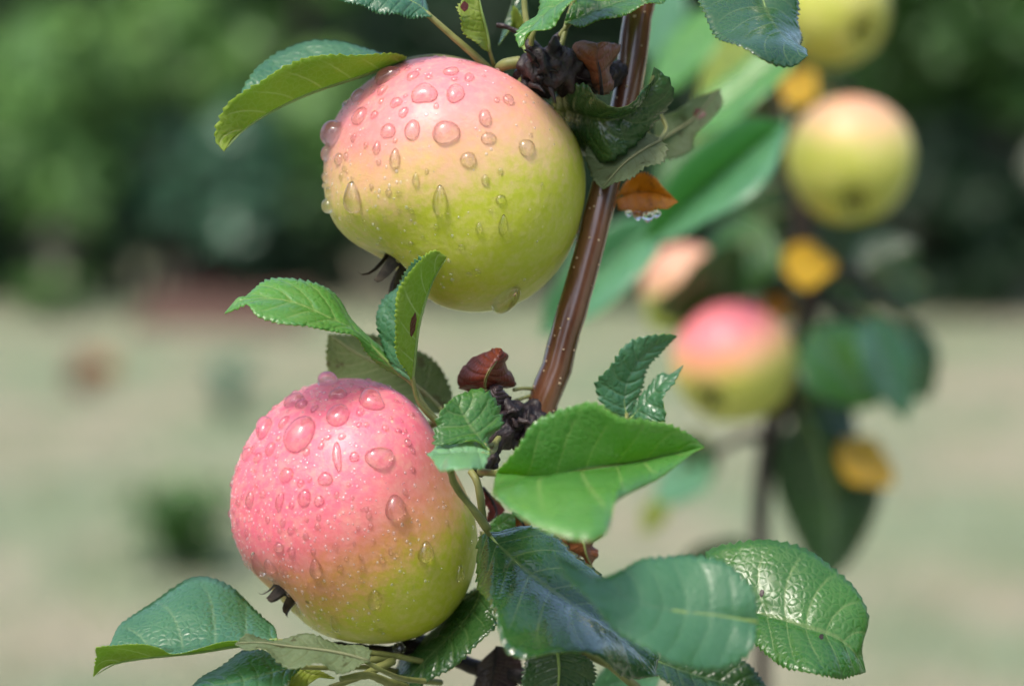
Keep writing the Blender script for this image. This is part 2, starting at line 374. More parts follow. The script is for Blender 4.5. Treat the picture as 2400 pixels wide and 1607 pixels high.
for i in range(41):
    x = -1.85 + .85 * i / 40
    fy = 11.35 + 0.25 * math.sin(x * 1.3) + 0.12 * math.sin(x * 3.1)
    for k, yy in enumerate((fy, fy + .25, fy + 1.0, fy + 2.6)): v.append((x, yy, ground_z(x, yy) + (-0.02, 0.03, 0.07, 0.07)[k] - (.1 if i in (0, 40) else 0)))
for i in range(40):
    for k in range(3): f.append((i * 4 + k, (i + 1) * 4 + k, (i + 1) * 4 + k + 1, i * 4 + k + 1))
tag(mesh_obj('soil_bed', v, f, MT['soil']), 'red-brown bare soil along the foot of the shrubs', 'soil', kind='structure')

def blades_material():
    g = NT('grass_blades'); p = g.geom(); n = g.noise(p, 26.0, 2.0); a = g.noise(p, 1.4, 3.0)
    c = g.mix(g.smooth(n, 0.35, 0.65), (0.30, 0.28, 0.19), (0.185, 0.25, 0.13))
    c = g.mix(g.math('MULTIPLY', g.smooth(a, 0.4, 0.65), 0.5), c, (0.17, 0.26, 0.09))
    return g.done(g.bsdf(Base_Color=c, Roughness=0.7).outputs[0])
MT['blades'] = blades_material()
v, f = [], []
for k in range(42000):
    y = 4.2 + 8.2 * rng.random() ** 1.1; x = (rng.random() * 2 - 1) * (0.5 + y * 0.26)
    z0 = ground_z(x, y); h = rng.uniform(.018, .05); a = rng.uniform(0, 6.283); w = rng.uniform(.002, .004)
    lx, ly = rng.gauss(0, .018), rng.gauss(0, .018); b0 = len(v)
    v += [(x - w * math.cos(a), y - w * math.sin(a), z0 - .004), (x + w * math.cos(a), y + w * math.sin(a), z0 - .004), (x + lx, y + ly, z0 + h)]
    f.append((b0, b0 + 1, b0 + 2))
tag(mesh_obj('lawn_grass', v, f, MT['blades'], smooth=False), 'short pale grass blades covering the lawn', 'grass', kind='stuff')

def foliage_material(name, c1, c2, c3, rough=0.4, trans=0.3):
    g = NT(name); p = g.coord('Object'); n = g.noise(p, 1.9, 2.0); m = g.noise(p, 16.0, 2.0)
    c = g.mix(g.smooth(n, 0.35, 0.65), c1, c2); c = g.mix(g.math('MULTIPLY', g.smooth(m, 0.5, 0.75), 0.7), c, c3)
    b = g.bsdf(Base_Color=c, Roughness=rough); tr = g.n.new('ShaderNodeBsdfTranslucent'); g.put(tr, 'Color', c)
    mx = g.n.new('ShaderNodeMixShader'); mx.inputs[0].default_value = trans
    g.link(b.outputs[0], mx.inputs[1]); g.link(tr.outputs[0], mx.inputs[2]); return g.done(mx.outputs[0])
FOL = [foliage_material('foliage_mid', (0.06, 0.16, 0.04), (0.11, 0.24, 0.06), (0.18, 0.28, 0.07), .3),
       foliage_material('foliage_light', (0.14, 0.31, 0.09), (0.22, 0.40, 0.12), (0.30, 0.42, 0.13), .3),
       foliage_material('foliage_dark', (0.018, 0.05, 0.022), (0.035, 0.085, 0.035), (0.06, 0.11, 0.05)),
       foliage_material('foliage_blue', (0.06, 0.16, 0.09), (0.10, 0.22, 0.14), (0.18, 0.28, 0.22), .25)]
def shrub(name, label, cat, x, y, rx, ry, z0, z1, nleaf, fol, size, seed, group, clumps=26, trunk_r=.035):
    r = random.Random(seed); root = empty(name, (x, y, ground_z(x, y)), label, cat, group)
    base = Vector((x, y, 0.0)); v, f = [], []
    cl = []
    for k in range(clumps):
        for _ in range(50):
            q = Vector((r.uniform(-1, 1), r.uniform(-1, 1), r.uniform(-1, 1)))
            if q.length < 1: break
        cl.append((Vector((q.x * rx * .82, q.y * ry * .82, (z0 + z1) / 2 + q.z * (z1 - z0) / 2 * .85)), r.uniform(.5, 1.0)))
    for k in range(nleaf):
        c, s = cl[r.randrange(clumps)]; rr = s * min(rx, ry, (z1 - z0) / 2) * .5
        d = Vector((r.gauss(0, 1), r.gauss(0, 1), r.gauss(0, 1))).normalized() * rr * (r.random() ** .4)
        p = base + c + d
        if p.z < 0.03: p.z = 0.03 + r.random() * .05
        nn = (d.normalized() * .6 + Vector((r.gauss(0, .5), r.gauss(0, .5), r.gauss(.5, .5)))).normalized()
        a = nn.orthogonal().normalized(); a.rotate(Matrix.Rotation(r.uniform(0, 6.28), 3, nn)); b_ = nn.cross(a)
        L = size * r.uniform(.6, 1.3); w = L * r.uniform(.4, .6); i0 = len(v)
        v += [p - a * L * .5, p + b_ * w * .5 + nn * L * .06, p + a * L * .5 - nn * L * .12, p - b_ * w * .5 + nn * L * .06]
        f += [(i0, i0 + 1, i0 + 2), (i0, i0 + 2, i0 + 3)]
    o = mesh_obj('crown', v, f, FOL[fol], root)
    for k in range(3):
        c, s = cl[k]; top = base + c
        tube('trunk', [base + Vector(((k - 1) * .05, 0, -.05)), base + Vector((c.x * .3, c.y * .3, top.z * .45)), top], [trunk_r, trunk_r * .75, trunk_r * .25], MT['dtrunk'], root, n=10, seg=7)
    return root
HG = 'shrubs of the hedge behind the lawn'
shrub('shrub', 'pale green airy shrub left of the upper apple', 'shrub', -1.45, 12.7, .95, .6, .7, 2.4, 1900, 1, .22, 1, HG, clumps=11)
shrub('shrub', 'mid green broad shrub beside the pale airy shrub', 'shrub', -2.5, 12.5, .85, .6, .12, 2.2, 1900, 1, .20, 2, HG, clumps=11)
shrub('shrub', 'blue-green low shrub under the pale airy shrub', 'shrub', -1.75, 12.5, .6, .45, .25, 1.1, 1100, 3, .20, 3, HG, clumps=12)
shrub('shrub', 'yellow-green low shrub above the red-brown soil', 'shrub', -.85, 12.7, .5, .45, .3, 1.1, 1800, 0, .13, 9, HG)
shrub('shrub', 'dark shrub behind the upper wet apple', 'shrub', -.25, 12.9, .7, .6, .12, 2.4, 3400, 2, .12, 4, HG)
shrub('shrub', 'mid green shrub behind the brown stem', 'shrub', .75, 12.9, .8, .6, .25, 2.3, 4200, 2, .12, 5, HG)
shrub('shrub', 'green shrub arching above the dark gap beyond the lawn', 'shrub', 2.25, 12.0, 1.15, .9, .95, 2.4, 8200, 0, .13, 6, HG, clumps=44)
shrub('shrub', 'dark low shrub at the far edge of the lawn', 'shrub', 2.2, 12.1, .95, .5, .0, 1.0, 5000, 2, .12, 7, HG)
shrub('shrub', 'tall dark shrub filling the dark gap', 'shrub', 2.6, 13.6, 1.1, .6, .05, 2.4, 6000, 2, .13, 8, HG)
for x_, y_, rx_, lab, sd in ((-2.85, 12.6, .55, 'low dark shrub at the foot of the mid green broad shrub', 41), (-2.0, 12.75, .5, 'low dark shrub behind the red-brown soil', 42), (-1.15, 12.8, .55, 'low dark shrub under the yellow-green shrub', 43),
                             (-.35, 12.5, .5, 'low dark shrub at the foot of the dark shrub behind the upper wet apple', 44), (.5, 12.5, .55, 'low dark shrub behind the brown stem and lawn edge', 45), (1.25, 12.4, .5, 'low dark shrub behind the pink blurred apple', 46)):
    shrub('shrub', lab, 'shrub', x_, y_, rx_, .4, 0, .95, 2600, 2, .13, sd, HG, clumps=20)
TG = 'trees behind the hedge'
for k, (x, y, lab) in enumerate(((-4.4, 15.0, 'dark leafy tree behind the mid green broad shrub'), (-2.5, 15.0, 'dark leafy tree behind the pale airy shrub'), (-.8, 15.2, 'dark leafy tree behind the yellow-green low shrub'),
                                 (.9, 15.0, 'dark leafy tree behind the shrub by the brown stem'), (2.6, 15.0, 'dark leafy tree behind the arching green shrub'), (4.3, 15.2, 'dark leafy tree beyond the dark gap'))):
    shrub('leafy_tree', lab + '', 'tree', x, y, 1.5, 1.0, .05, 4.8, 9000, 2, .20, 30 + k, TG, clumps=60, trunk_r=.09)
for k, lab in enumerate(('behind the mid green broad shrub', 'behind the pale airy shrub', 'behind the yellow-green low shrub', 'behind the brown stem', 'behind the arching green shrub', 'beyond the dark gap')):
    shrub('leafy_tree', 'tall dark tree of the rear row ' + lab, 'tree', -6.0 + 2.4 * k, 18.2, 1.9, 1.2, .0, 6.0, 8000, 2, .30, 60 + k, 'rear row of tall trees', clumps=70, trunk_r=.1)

for x, y, lab in ((-4.6, .6, 'unseen tree added left of the camera to block low sky'), (4.4, 1.2, 'unseen tree added right of the camera to block low sky'), (-2.8, -4.2, 'unseen tree added behind the camera to block low sky, on the left'), (2.2, -4.4, 'unseen tree added behind the camera to block low sky, on the right')):
    shrub('added_shade_tree', lab, 'tree', x, y, 2.0, 1.9, .5, 4.0, 7000, 2, .22, int(90 + x), 'unseen trees added round the camera for shade', clumps=60, trunk_r=.11)  # unseen trees, added to cut the low sky light and raise contrast

# weeds and a fallen leaf on the lawn
def ground_at(px, py):
    o = cam.location; d = (Wd(px, py, 1.0) - o); t = -o.z / d.z; return o + d * t
def weed(px, py, rad, h, label, seed, n=26, fol=2):
    p = ground_at(px, py); r = random.Random(seed); root = empty('weed', (p.x, p.y, ground_z(p.x, p.y)), label, 'weed', 'leafy weeds on the lawn')
    for k in range(n):
        a = r.uniform(0, 6.28); ln = rad * r.uniform(.5, 1.1); hh = h * r.uniform(.35, 1.0); w = ln * .2
        d = Vector((math.cos(a), math.sin(a), 0)); s = Vector((-d.y, d.x, 0)); b0 = Vector(root.location)
        pts, fc = [], []
        for q in range(6):
            t = q / 5; c = b0 + d * ln * t + Vector((0, 0, hh * math.sin(t * 2.2)))
            ww = w * math.sin(math.pi * min(1, t * .9 + .08)); pts += [c - s * ww, c + Vector((0, 0, -.01)) * (1 if 0 < q < 5 else 0), c + s * ww]
            if q:
                i = q * 3; fc += [(i - 3, i - 2, i + 1, i), (i - 2, i - 1, i + 2, i + 1)]
        mesh_obj('leaf', pts, fc, FOL[fol], root)
    return root
weed(425, 1332, .20, .25, 'dark green leafy weed standing alone on the pale lawn', 3, 44, 0)
weed(478, 1345, .10, .13, 'small dark weed touching the large leafy weed on the lawn', 4, 26, 2)
weed(535, 985, .14, .26, 'grey-green tall weed on the lawn beside the lower apple', 5, 18, 3)
weed(120, 745, .3, .22, 'bright green weed at the edge of the soil bed', 6, 30, 0)

# ================================================================== the near apple tree
base = W(1300, 1660, 14); tree_base = Vector((base.x + .03, base.y + .02, 0))
tree = empty('apple_tree', tree_base, 'apple tree with red-brown speckled stem, green leaves and two wet ripe apples', 'tree')
def FW(x, y, z): return W(x / .9758, y / .9758, z)
stem_pts = [tree_base + Vector((0, 0, -.03)), tree_base + Vector((.01, 0, .5)), tree_base.lerp(base, .9) + Vector((.015, 0, 0)), FW(1290, 1600, 14), FW(1292, 1420, 13), FW(1290, 1200, 12), FW(1268, 1050, 11), FW(1238, 940, 8),
            FW(1270, 850, 8), FW(1296, 750, 8), FW(1340, 600, 9), FW(1378, 450, 10), FW(1410, 320, 12), FW(1440, 180, 13), FW(1455, 60, 14), FW(1478, -70, 15), FW(1500, -300, 18), FW(1560, -700, 25)]
PXM = 0.1147e-3
# radii per point, resampled along arc length
def stem_tube(name, pts, rads, mat, parent, n, seg=16, lump=.05, ls=220):
    C = catmull(pts, n); P = np.array([tuple(p) for p in pts]);
    rr = []
    for c in C:
        i = int(np.argmin(np.linalg.norm(P - c, axis=1))); rr.append(rads[i])
    rr = np.convolve(np.pad(rr, 4, mode='edge'), np.ones(9) / 9, mode='valid')
    return tube(name, [Vector(c) for c in C], list(rr), mat, parent, n=n, seg=seg, lump=lump, lscale=ls), C, rr
rads = [.016, .0125, .008, .0052, .0046, .0043, .0042, .0043, .0041, .0041, .0040, .0038, .0038, .0040, .0041, .0041, .0036, .002]
trunk, SC, SR = stem_tube('trunk', stem_pts, rads, MT['bark'], tree, 300, 20, .09, 170)
# lenticels: small pale warts on the stem (camera-facing and all round)
bm = bmesh.new(); bmesh.ops.create_icosphere(bm, subdivisions=1, radius=1.0); lme = bpy.data.meshes.new('lenticel'); bm.to_mesh(lme); bm.free(); lme.materials.append(MT['lenticel'])
for p in lme.polygons: p.use_smooth = True
ST = np.gradient(SC, axis=0); ST /= np.linalg.norm(ST, axis=1)[:, None]
low = [i for i in range(len(SC)) if SC[i][2] > W(1200, 1100, 0).z and SC[i][2] < W(1200, -60, 0).z]
for k in range(130):
    i = rng.choice(low[:-1]); t_ = rng.random(); c = Vector(SC[i]).lerp(Vector(SC[i + 1]), t_); ax = Vector(ST[i]); d = ax.orthogonal().normalized(); d.rotate(Matrix.Rotation(rng.uniform(0, 6.28), 3, ax))
    o = bpy.data.objects.new('lenticel', lme); col.objects.link(o); o.parent = trunk
    s = rng.choice([.00022, .0003, .0003, .00038, .0005]); rot = Matrix((d, d.cross(ax), ax)).transposed().to_4x4()
    o.matrix_local = Matrix.Translation(c + d * SR[i] * .99 - tree_base) @ rot @ Matrix.Diagonal((s * .6, s * 1.15, s, 1))

# fruiting spurs: knotty black wood
def spur(pts, rad, label=None, lump=.5):
    o = tube('spur', pts, rad, MT['spur'], tree, n=70, seg=24, lump=lump, lscale=420)
    if label: o['label'] = label
    return o
def C3(x, y, z): return W(*cpx('3', x, y), z)
def C5(x, y, z): return W(*cpx('5', x, y), z)
up_spur = spur([C3(1735, 440, 14), C3(1610, 450, 6), C3(1450, 430, 0), C3(1320, 410, -2), C3(1220, 400, -2), C3(1130, 380, 0)], [.0030, .0036, .0052, .0062, .005, .003])
spur([C3(1290, 420, 0), C3(1210, 480, 4), C3(1150, 540, 8), C3(1080, 500, 12)], [.0052, .0055, .0042, .002])
spur([C3(1300, 360, -2), C3(1320, 290, -4), C3(1325, 215, -5)], [.0032, .0022, .0007])
spur([C3(1330, 240, 2), C3(1370, 190, 3), C3(1410, 150, 4)], [.0013, .0008, .0005], lump=.25)
spur([C3(1160, 230, 2), C3(1080, 180, 3), C3(1030, 160, 3), C3(975, 150, 3)], [.0014, .0008, .0006, .0007], lump=.25)
spur([C3(1230, 380, -4), C3(1200, 300, -5), C3(1160, 240, -5)], [.003, .0026, .001])
spur([C5(760, 610, 8), C5(690, 660, 4), C5(600, 680, 0), C5(520, 730, -3), C5(455, 790, -6), C5(440, 880, -8), C5(465, 985, -9)], [.0040, .0050, .0050, .0046, .0036, .0022, .0008])
spur([C5(600, 660, 0), C5(530, 580, -2), C5(470, 500, -2), C5(440, 440, -2)], [.0052, .0042, .003, .0012])
spur([C5(440, 880, -8), C5(380, 960, -10), C5(340, 1010, -11)], [.003, .0026, .0016])
spur([C5(640, 700, 0), C5(610, 760, -2), C5(600, 850, -4)], [.003, .002, .0006])
for k in range(46):      # bud scales and broken stubs
    u = k % 2; c = C3(rng.uniform(1180, 1420), rng.uniform(340, 520), rng.uniform(-8, 4)) if u else C5(rng.uniform(440, 700), rng.uniform(570, 800), rng.uniform(-8, 4))
    d = Vector((rng.gauss(0, 1), rng.gauss(-.4, .6), rng.gauss(.1, 1))).normalized() * rng.uniform(.003, .0065)
    tube('bud_scale', [c, c + d * .6 + Vector((0, 0, .0006)), c + d], [.0011, .0007, .0002], MT['spur'], tree, n=6, seg=6, lump=.2, lscale=500)

# --- leaves above the upper apple
LB = dict(ribmat='rib')
leaf(tree, 'F', [(925, 132, -6), (860, 122, -14), (760, 125, -18), (660, 150, -18), (590, 185, -18), (530, 230, -16), (500, 280, -14), (492, 320, -12)],
     [(925, 135, 0), (830, 170, -4), (700, 215, -6), (600, 265, -8), (540, 310, -10), (512, 347, -12)],
     [(870, 116, 10), (780, 100, 14), (700, 97, 14), (640, 113, 12), (600, 143, 8), (570, 185, 2), (530, 260, -6)],
     'teal', 'under_lit', z=4, camber=-.08, nveins=7, ntooth=30, label='folded leaf showing its yellow-green underside above the upper apple',
     petiole=[(1000, 130, 14), (1090, 150, 16), (1170, 185, 10)])
leaf(tree, '3', [(560, 108, -2), (350, 92, -8), (200, 48, -8), (80, 15, -8)], [(585, 105, 0), (500, 25, 0), (330, -40, -3), (150, -50, -6), (20, -5, -8)],
     [(560, 20, 8), (450, -90, 12), (250, -140, 10), (80, -90, 0)], 'teal', 'mint', z=-4, label='blue-green leaf on a thick pale stalk above the upper apple',
     petiole=[(700, 205, 2), (860, 345, 4), (985, 470, 8)], prad=.0010)
curled = leaf(tree, '3', [(900, 250, 4), (845, 150, 6), (815, 50, 4)], [(932, 310, 0), (915, 200, -2), (885, 80, -4), (860, -50, -4)],
     [(885, 285, -4), (830, 240, -8), (780, 180, -10), (752, 100, -10), (742, 50, -8), (790, -10, -6)], 'bright', 'ygreen', z=0, nveins=6, ntooth=20, teeth=.001,
     label='small curled yellow-green leaf with reddish tip', petiole=[(955, 370, 2), (985, 450, 8)], prad=.0006)
leaf(tree, '3', [(1700, -60, -20), (1600, -5, -26), (1480, 15, -28), (1370, 80, -28), (1290, 150, -26), (1190, 190, -22), (1150, 270, -18)],
     [(1600, -160, -6), (1480, -60, -12), (1350, 30, -14), (1220, 130, -14), (1112, 285, -16)],
     [(1450, -180, 0), (1300, -100, -4), (1225, 0, -6), (1205, 100, -8), (1150, 160, -10), (1090, 205, -14)], 'bright', 'under', z=-4, wave=.0012,
     label='bright green leaf hanging over the black upper spur', petiole=[(1500, -120, 4), (1420, 60, 8), (1370, 250, 4), (1330, 380, 0)])
leaf(tree, '3', [(1400, 80, 0), (1500, -30, 6), (1700, -90, 8), (1900, -60, 4)], [(1385, 140, 0), (1550, 75, 0), (1700, 20, 0), (1850, -15, 0), (2000, -8, 0)],
     [(1500, 152, -8), (1650, 120, -10), (1780, 62, -10), (1950, 18, -4)], 'top', 'under', z=0, label='dark green leaf crossing the top of the stem', petiole=[(1345, 230, 2), (1320, 360, 0)])
tube('petiole', [C3(1140, -60, -2), C3(1150, 100, -2), C3(1190, 250, -2), C3(1220, 380, 0)], [.0008, .0009, .0012], MT['petiole'], tree)
tube('petiole', [C3(1230, 120, -8), C3(1190, 220, -8), C3(1185, 330, -4), C3(1220, 400, 0)], [.0006, .0008, .001], MT['petiole'], tree)
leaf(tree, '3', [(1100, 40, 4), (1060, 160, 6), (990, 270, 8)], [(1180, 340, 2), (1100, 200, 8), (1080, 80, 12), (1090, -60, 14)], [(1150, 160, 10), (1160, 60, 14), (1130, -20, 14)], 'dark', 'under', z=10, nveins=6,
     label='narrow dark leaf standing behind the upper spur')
# dark curled leaf right of the upper apple
leaf(tree, '3', [(1285, 640, 18), (1330, 570, 8), (1420, 512, -4), (1500, 522, -10), (1560, 572, -14), (1670, 618, -16), (1780, 600, -16), (1870, 540, -12), (1915, 470, -8)],
     [(1265, 660, 22), (1400, 660, 12), (1550, 700, 0), (1700, 700, -4), (1850, 600, -6), (1918, 400, -8)],
     [(1300, 760, 30), (1400, 880, 26), (1520, 960, 14), (1660, 960, 0), (1790, 880, -2), (1890, 790, -2), (1975, 680, -2), (2025, 575, -4), (2000, 470, -6)],
     'dark', 'olive', z=0, camber=.2, wave=.0012, label='dark curled leaf with a pale rolled rim beside the upper apple', petiole=[(1230, 630, 22), (1190, 560, 12)])
leaf(tree, '3', [(1900, 790, 2), (1750, 760, 4), (1600, 800, 4), (1520, 900, 6), (1530, 1040, 4)], [(1960, 840, 0), (1850, 900, -2), (1740, 980, -2), (1610, 1130, 0)],
     [(1995, 890, -4), (1960, 960, -6), (1850, 1020, -6), (1710, 1085, -4)], 'dark', 'grey', z=0, ribmat='dullrib', label='grey-green leaf underside hanging in front of the stem', wave=.001, ntooth=18,
     petiole=[(1990, 760, 8), (1900, 620, 10), (1800, 540, 12)])
thin = leaf(tree, '3', [(2000, 950, 0), (2140, 900, 0), (2160, 800, 0), (2265, 720, 0), (2315, 620, 0)], [(1925, 850, 0), (2050, 780, 2), (2180, 690, 4), (2312, 530, 6)],
     [(1930, 720, 0), (2060, 658, 2), (2150, 590, 4), (2240, 560, 6)], 'top', 'grey', z=42, ribmat='dullrib', label='pale thin leaf with a dark red spot near its tip', petiole=[(1880, 800, -8), (1840, 640, -22)])
leaf(tree, 'd', [(150, 955, 0), (235, 905, -2), (300, 935, -4)], [(95, 1045, 0), (220, 1010, 0), (330, 1020, -3), (425, 1062, -4)], [(130, 1110, -4), (250, 1122, -8), (340, 1100, -8)],
     'amber', 'amber', z=22, nveins=6, label='amber yellow leaf with black spots and water along its edge', ribmat='petiole', petiole=[(70, 990, 2), (20, 930, -8)])
# dry leaf wedged against the stem
leaf(tree, '3', [(1560, 540, 6), (1525, 430, 8), (1470, 380, 6), (1405, 340, 4), (1450, 280, 2), (1530, 255, 0)], [(1605, 565, -4), (1590, 430, -8), (1575, 330, -9), (1610, 252, -6)],
     [(1640, 555, 0), (1668, 420, 2), (1685, 320, 4), (1692, 262, 2)], 'brown', 'rust', z=-4, wave=.0012, ntooth=16, nveins=5, relief=.0002, ribmat='spur', label='dry orange-brown leaf wedged between upper spur and stem')
leaf(tree, '3', [(1560, 440, 2), (1480, 390, 2), (1420, 350, 0)], [(1600, 500, 2), (1480, 470, -2), (1370, 420, -2)], [(1540, 545, 4), (1450, 540, 2), (1385, 470, 0)], 'maroon', 'maroon', z=-3, ribmat='spur', ntooth=14, label='dark shrivelled leaf on the upper spur')
# wet dark leaf, upper right
wet_leaf = leaf(tree, 'd', [(980, -150, 4), (1060, 0, 4), (1052, 130, 2), (1065, 220, 0)], [(830, -170, 6), (870, 0, 2), (905, 90, -6), (985, 200, -16), (1105, 296, -24)],
     [(620, -140, 0), (530, 0, -4), (560, 90, -10), (620, 170, -18), (690, 232, -26), (760, 270, -30), (845, 312, -32), (940, 336, -30), (1040, 330, -27)], 'wet', 'under', z=0, wave=.0010,
     ntooth=32, label='wet dark green leaf reflecting the sky at the top', petiole=[Vector(W(1740, -160, 8)), Vector(W(1640, -300, 12)), Vector(FW(1495, -290, 18))])

# --- leaves round the lower spur
leaf(tree, '4', [(1200, 870, 0), (1080, 765, -4), (1010, 652, -10), (920, 615, -14), (750, 608, -20), (560, 580, -24), (360, 505, -24), (290, 445, -20), (230, 470, -18)],
     [(1345, 935, 0), (1180, 775, -2), (1020, 625, -6), (830, 530, -10), (600, 430, -12), (400, 400, -14), (275, 410, -16), (200, 430, -16), (130, 503, -16)],
     [(1250, 790, 4), (1150, 690, 4), (1060, 615, 4), (960, 520, 4), (905, 430, 2), (830, 350, 0), (720, 282, -2), (560, 250, -4), (430, 272, -6), (330, 345, -10), (270, 388, -14), (225, 392, -15)],
     'bright', 'ygreen', z=-6, ntooth=34, label='bright green leaf with twisted pointed tip left of the upright folded leaf', petiole=[(1395, 975, 0), (1470, 1110, 0), (1580, 1230, 2), (1700, 1260, 6)])
upright = leaf(tree, '4', [(1230, 830, 4), (1182, 730, 6), (1160, 540, 8), (1192, 400, 8), (1262, 330, 6), (1345, 225, 2), (1450, 120, -4)],
     [(1385, 955, 0), (1398, 800, -3), (1430, 560, -4), (1500, 330, -4), (1560, 205, -6), (1618, 118, -8)],
     [(1305, 800, -10), (1262, 600, -14), (1285, 420, -16), (1350, 260, -15), (1405, 165, -14), (1470, 100, -12), (1545, 80, -10)],
     'teal', 'under_lit', z=-12, ntooth=34, camber=-.06, nveins=6, label='upright folded leaf with a brown scar in front of the upper apple', petiole=[(1430, 1085, 2), (1545, 1215, 6), (1680, 1270, 12)])
leaf(tree, '4', [(1660, 1030, 4), (1585, 880, 8), (1420, 735, 12), (1200, 670, 12), (1000, 635, 8)], [(1610, 1160, 0), (1420, 990, 2), (1200, 860, 2), (1000, 760, 2), (825, 637, 2)],
     [(1470, 1150, -6), (1200, 1040, -10), (1000, 985, -10), (860, 930, -8), (812, 780, -4)], 'teal', 'olive', z=26, ribmat='dullrib', label='olive leaf underside behind the two green leaves over the lower apple', petiole=[(1680, 1200, -4), (1800, 1210, -14)])
broken = leaf(tree, '5', [(300, 790, -6), (60, 832, -8), (62, 720, -6), (80, 620, -4), (120, 555, -2)], [(428, 862, -4), (330, 740, -2), (250, 620, 0), (190, 490, 2)],
     [(430, 770, 2), (515, 690, 4), (505, 570, 6), (430, 480, 6), (340, 435, 6)], 'top', 'under', z=-30, ntooth=14, teeth=.0012, nveins=6, label='small broken leaf with a dark red patch beside the lower apple', petiole=[(450, 820, 14), (500, 760, 24)])
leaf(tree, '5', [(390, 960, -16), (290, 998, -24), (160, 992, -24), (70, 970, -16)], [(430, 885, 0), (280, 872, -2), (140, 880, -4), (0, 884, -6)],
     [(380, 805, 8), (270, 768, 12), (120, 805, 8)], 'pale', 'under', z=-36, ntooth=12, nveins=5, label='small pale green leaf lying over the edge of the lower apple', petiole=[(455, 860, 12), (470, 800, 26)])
leaf(tree, '5', [(500, 950, -4), (600, 850, -8), (720, 700, -10), (830, 620, -10), (950, 560, -10), (1080, 510, -12), (1180, 530, -14), (1260, 610, -16), (1360, 665, -16), (1480, 655, -12), (1600, 650, -8), (1700, 680, -6), (1790, 750, -3)],
     [(475, 1012, 0), (620, 1030, 0), (800, 1045, 0), (920, 1035, 0), (1000, 1010, 0), (1200, 975, 0), (1480, 930, 0), (1700, 880, 0), (1892, 836, 0)],
     [(455, 1090, -18), (452, 1160, -30), (480, 1215, -40), (600, 1300, -52), (800, 1380, -60), (1000, 1430, -62), (1100, 1440, -62), (1210, 1410, -58), (1255, 1350, -50), (1280, 1260, -42), (1340, 1200, -34), (1480, 1080, -22), (1640, 980, -12), (1780, 900, -5)],
     'bright', 'under', z=-42, ntooth=30, wave=.0012, nveins=7, label='large light green leaf reaching right from the lower spur', petiole=[(420, 1008, 8), (370, 1000, 30)], prad=.001)
torn = leaf(tree, '5', [(1300, 640, 0), (1215, 590, -2), (1150, 440, -3), (1172, 365, -4), (1240, 290, -4), (1310, 180, -4), (1400, 110, -2), (1520, 72, 0), (1650, 66, 2)],
     [(1370, 655, 0), (1345, 500, 0), (1400, 310, 0), (1530, 165, 2), (1706, 80, 4)], [(1400, 590, 1), (1460, 450, 2), (1510, 290, 3), (1600, 190, 4)], 'teal', 'under', z=8, wave=.0003,
     ntooth=20, label='torn blue-green leaf with two pointed lobes behind the large light green leaf', petiole=[(1340, 760, -2), (1180, 900, -2), (900, 1000, 2)])
leaf(torn, '5', [(1410, 560, 0), (1480, 455, 0), (1590, 335, 0), (1655, 342, 0)], [(1380, 655, 0), (1480, 530, -2), (1600, 405, -2), (1748, 278, 0)], [(1500, 665, -4), (1625, 650, -6), (1612, 490, -6), (1690, 395, -3)],
     'teal', 'under', z=8, wave=.0003, ntooth=12, name='leaf_lobe', nveins=6)
# dry leaf on lower spur
leaf(tree, '4', [(1780, 1020, 6), (1690, 1000, 6), (1670, 960, 6), (1702, 900, 6), (1760, 860, 4), (1800, 785, 2), (1850, 750, 0), (1920, 740, -2)], [(1885, 1030, -4), (1875, 960, -8), (1905, 880, -10), (1960, 800, -9), (1985, 733, -6)],
     [(1985, 1015, 2), (2062, 960, 4), (2030, 840, 2), (2005, 770, -2)], 'rust', 'brown', z=0, ntooth=10, wave=.001, ribmat='petiole', label='dry rust-red leaf standing on the lower spur', petiole=[(1900, 1110, 0), (1950, 1180, 2)])
leaf(tree, '5', [(400, 480, 0), (430, 420, 0), (480, 410, 2)], [(500, 600, 0), (470, 520, -2), (470, 440, -2), (500, 415, 0)], [(570, 570, 4), (560, 500, 4), (530, 440, 2)], 'maroon', 'maroon', z=-6, ntooth=6, ribmat='spur', label='black shrivelled leaf base under the rust-red leaf')
for pts, r_ in (([(160, 985, -34), (190, 1090, -30), (270, 1200, -26), (350, 1290, -24), (420, 1395, -22)], .0009), ([(300, 1000, -12), (340, 1060, -14), (365, 1180, -14), (385, 1340, -12)], .0010), ([(150, 1000, -20), (230, 1130, -22), (310, 1260, -20), (400, 1390, -20)], .0006),
                ([(600, 520, 4), (660, 500, 6), (720, 480, 8)], .0005), ([(590, 445, 4), (660, 435, 6), (730, 440, 8)], .0005)):
    tube('twig', [C5(*p) for p in pts], [r_, r_, r_ * 1.1], MT['petiole'], tree, lump=.15, lscale=300)
leaf(tree, '5', [(425, 1390, 0), (440, 1340, 0), (520, 1285, 0)], [(405, 1420, 0), (500, 1360, 0), (595, 1290, 0)], [(500, 1440, 0), (590, 1420, 0), (605, 1350, 0)], 'top', 'under', z=4, nveins=5, label='small green leaf peeping out below the twigs')
leaf(tree, '5', [(385, 1130, 0), (395, 1200, 0), (420, 1280, 0)], [(380, 1110, 0), (440, 1200, 2), (470, 1300, 2), (400, 1350, 0)], [(480, 1190, 4), (530, 1270, 4), (490, 1330, 2)], 'maroon', 'rust', z=10, ntooth=8, label='maroon dry leaf scrap behind the twigs', ribmat='spur')
leaf(tree, '5', [(600, 1290, 0), (600, 1350, 0), (640, 1400, 0)], [(590, 1280, 0), (640, 1330, -2), (690, 1420, 0)], [(660, 1280, 0), (700, 1330, 0), (710, 1390, 0)], 'amber', 'brown', z=6, ntooth=8, label='brown-yellow scrap of leaf under the large light green leaf', ribmat='spur')
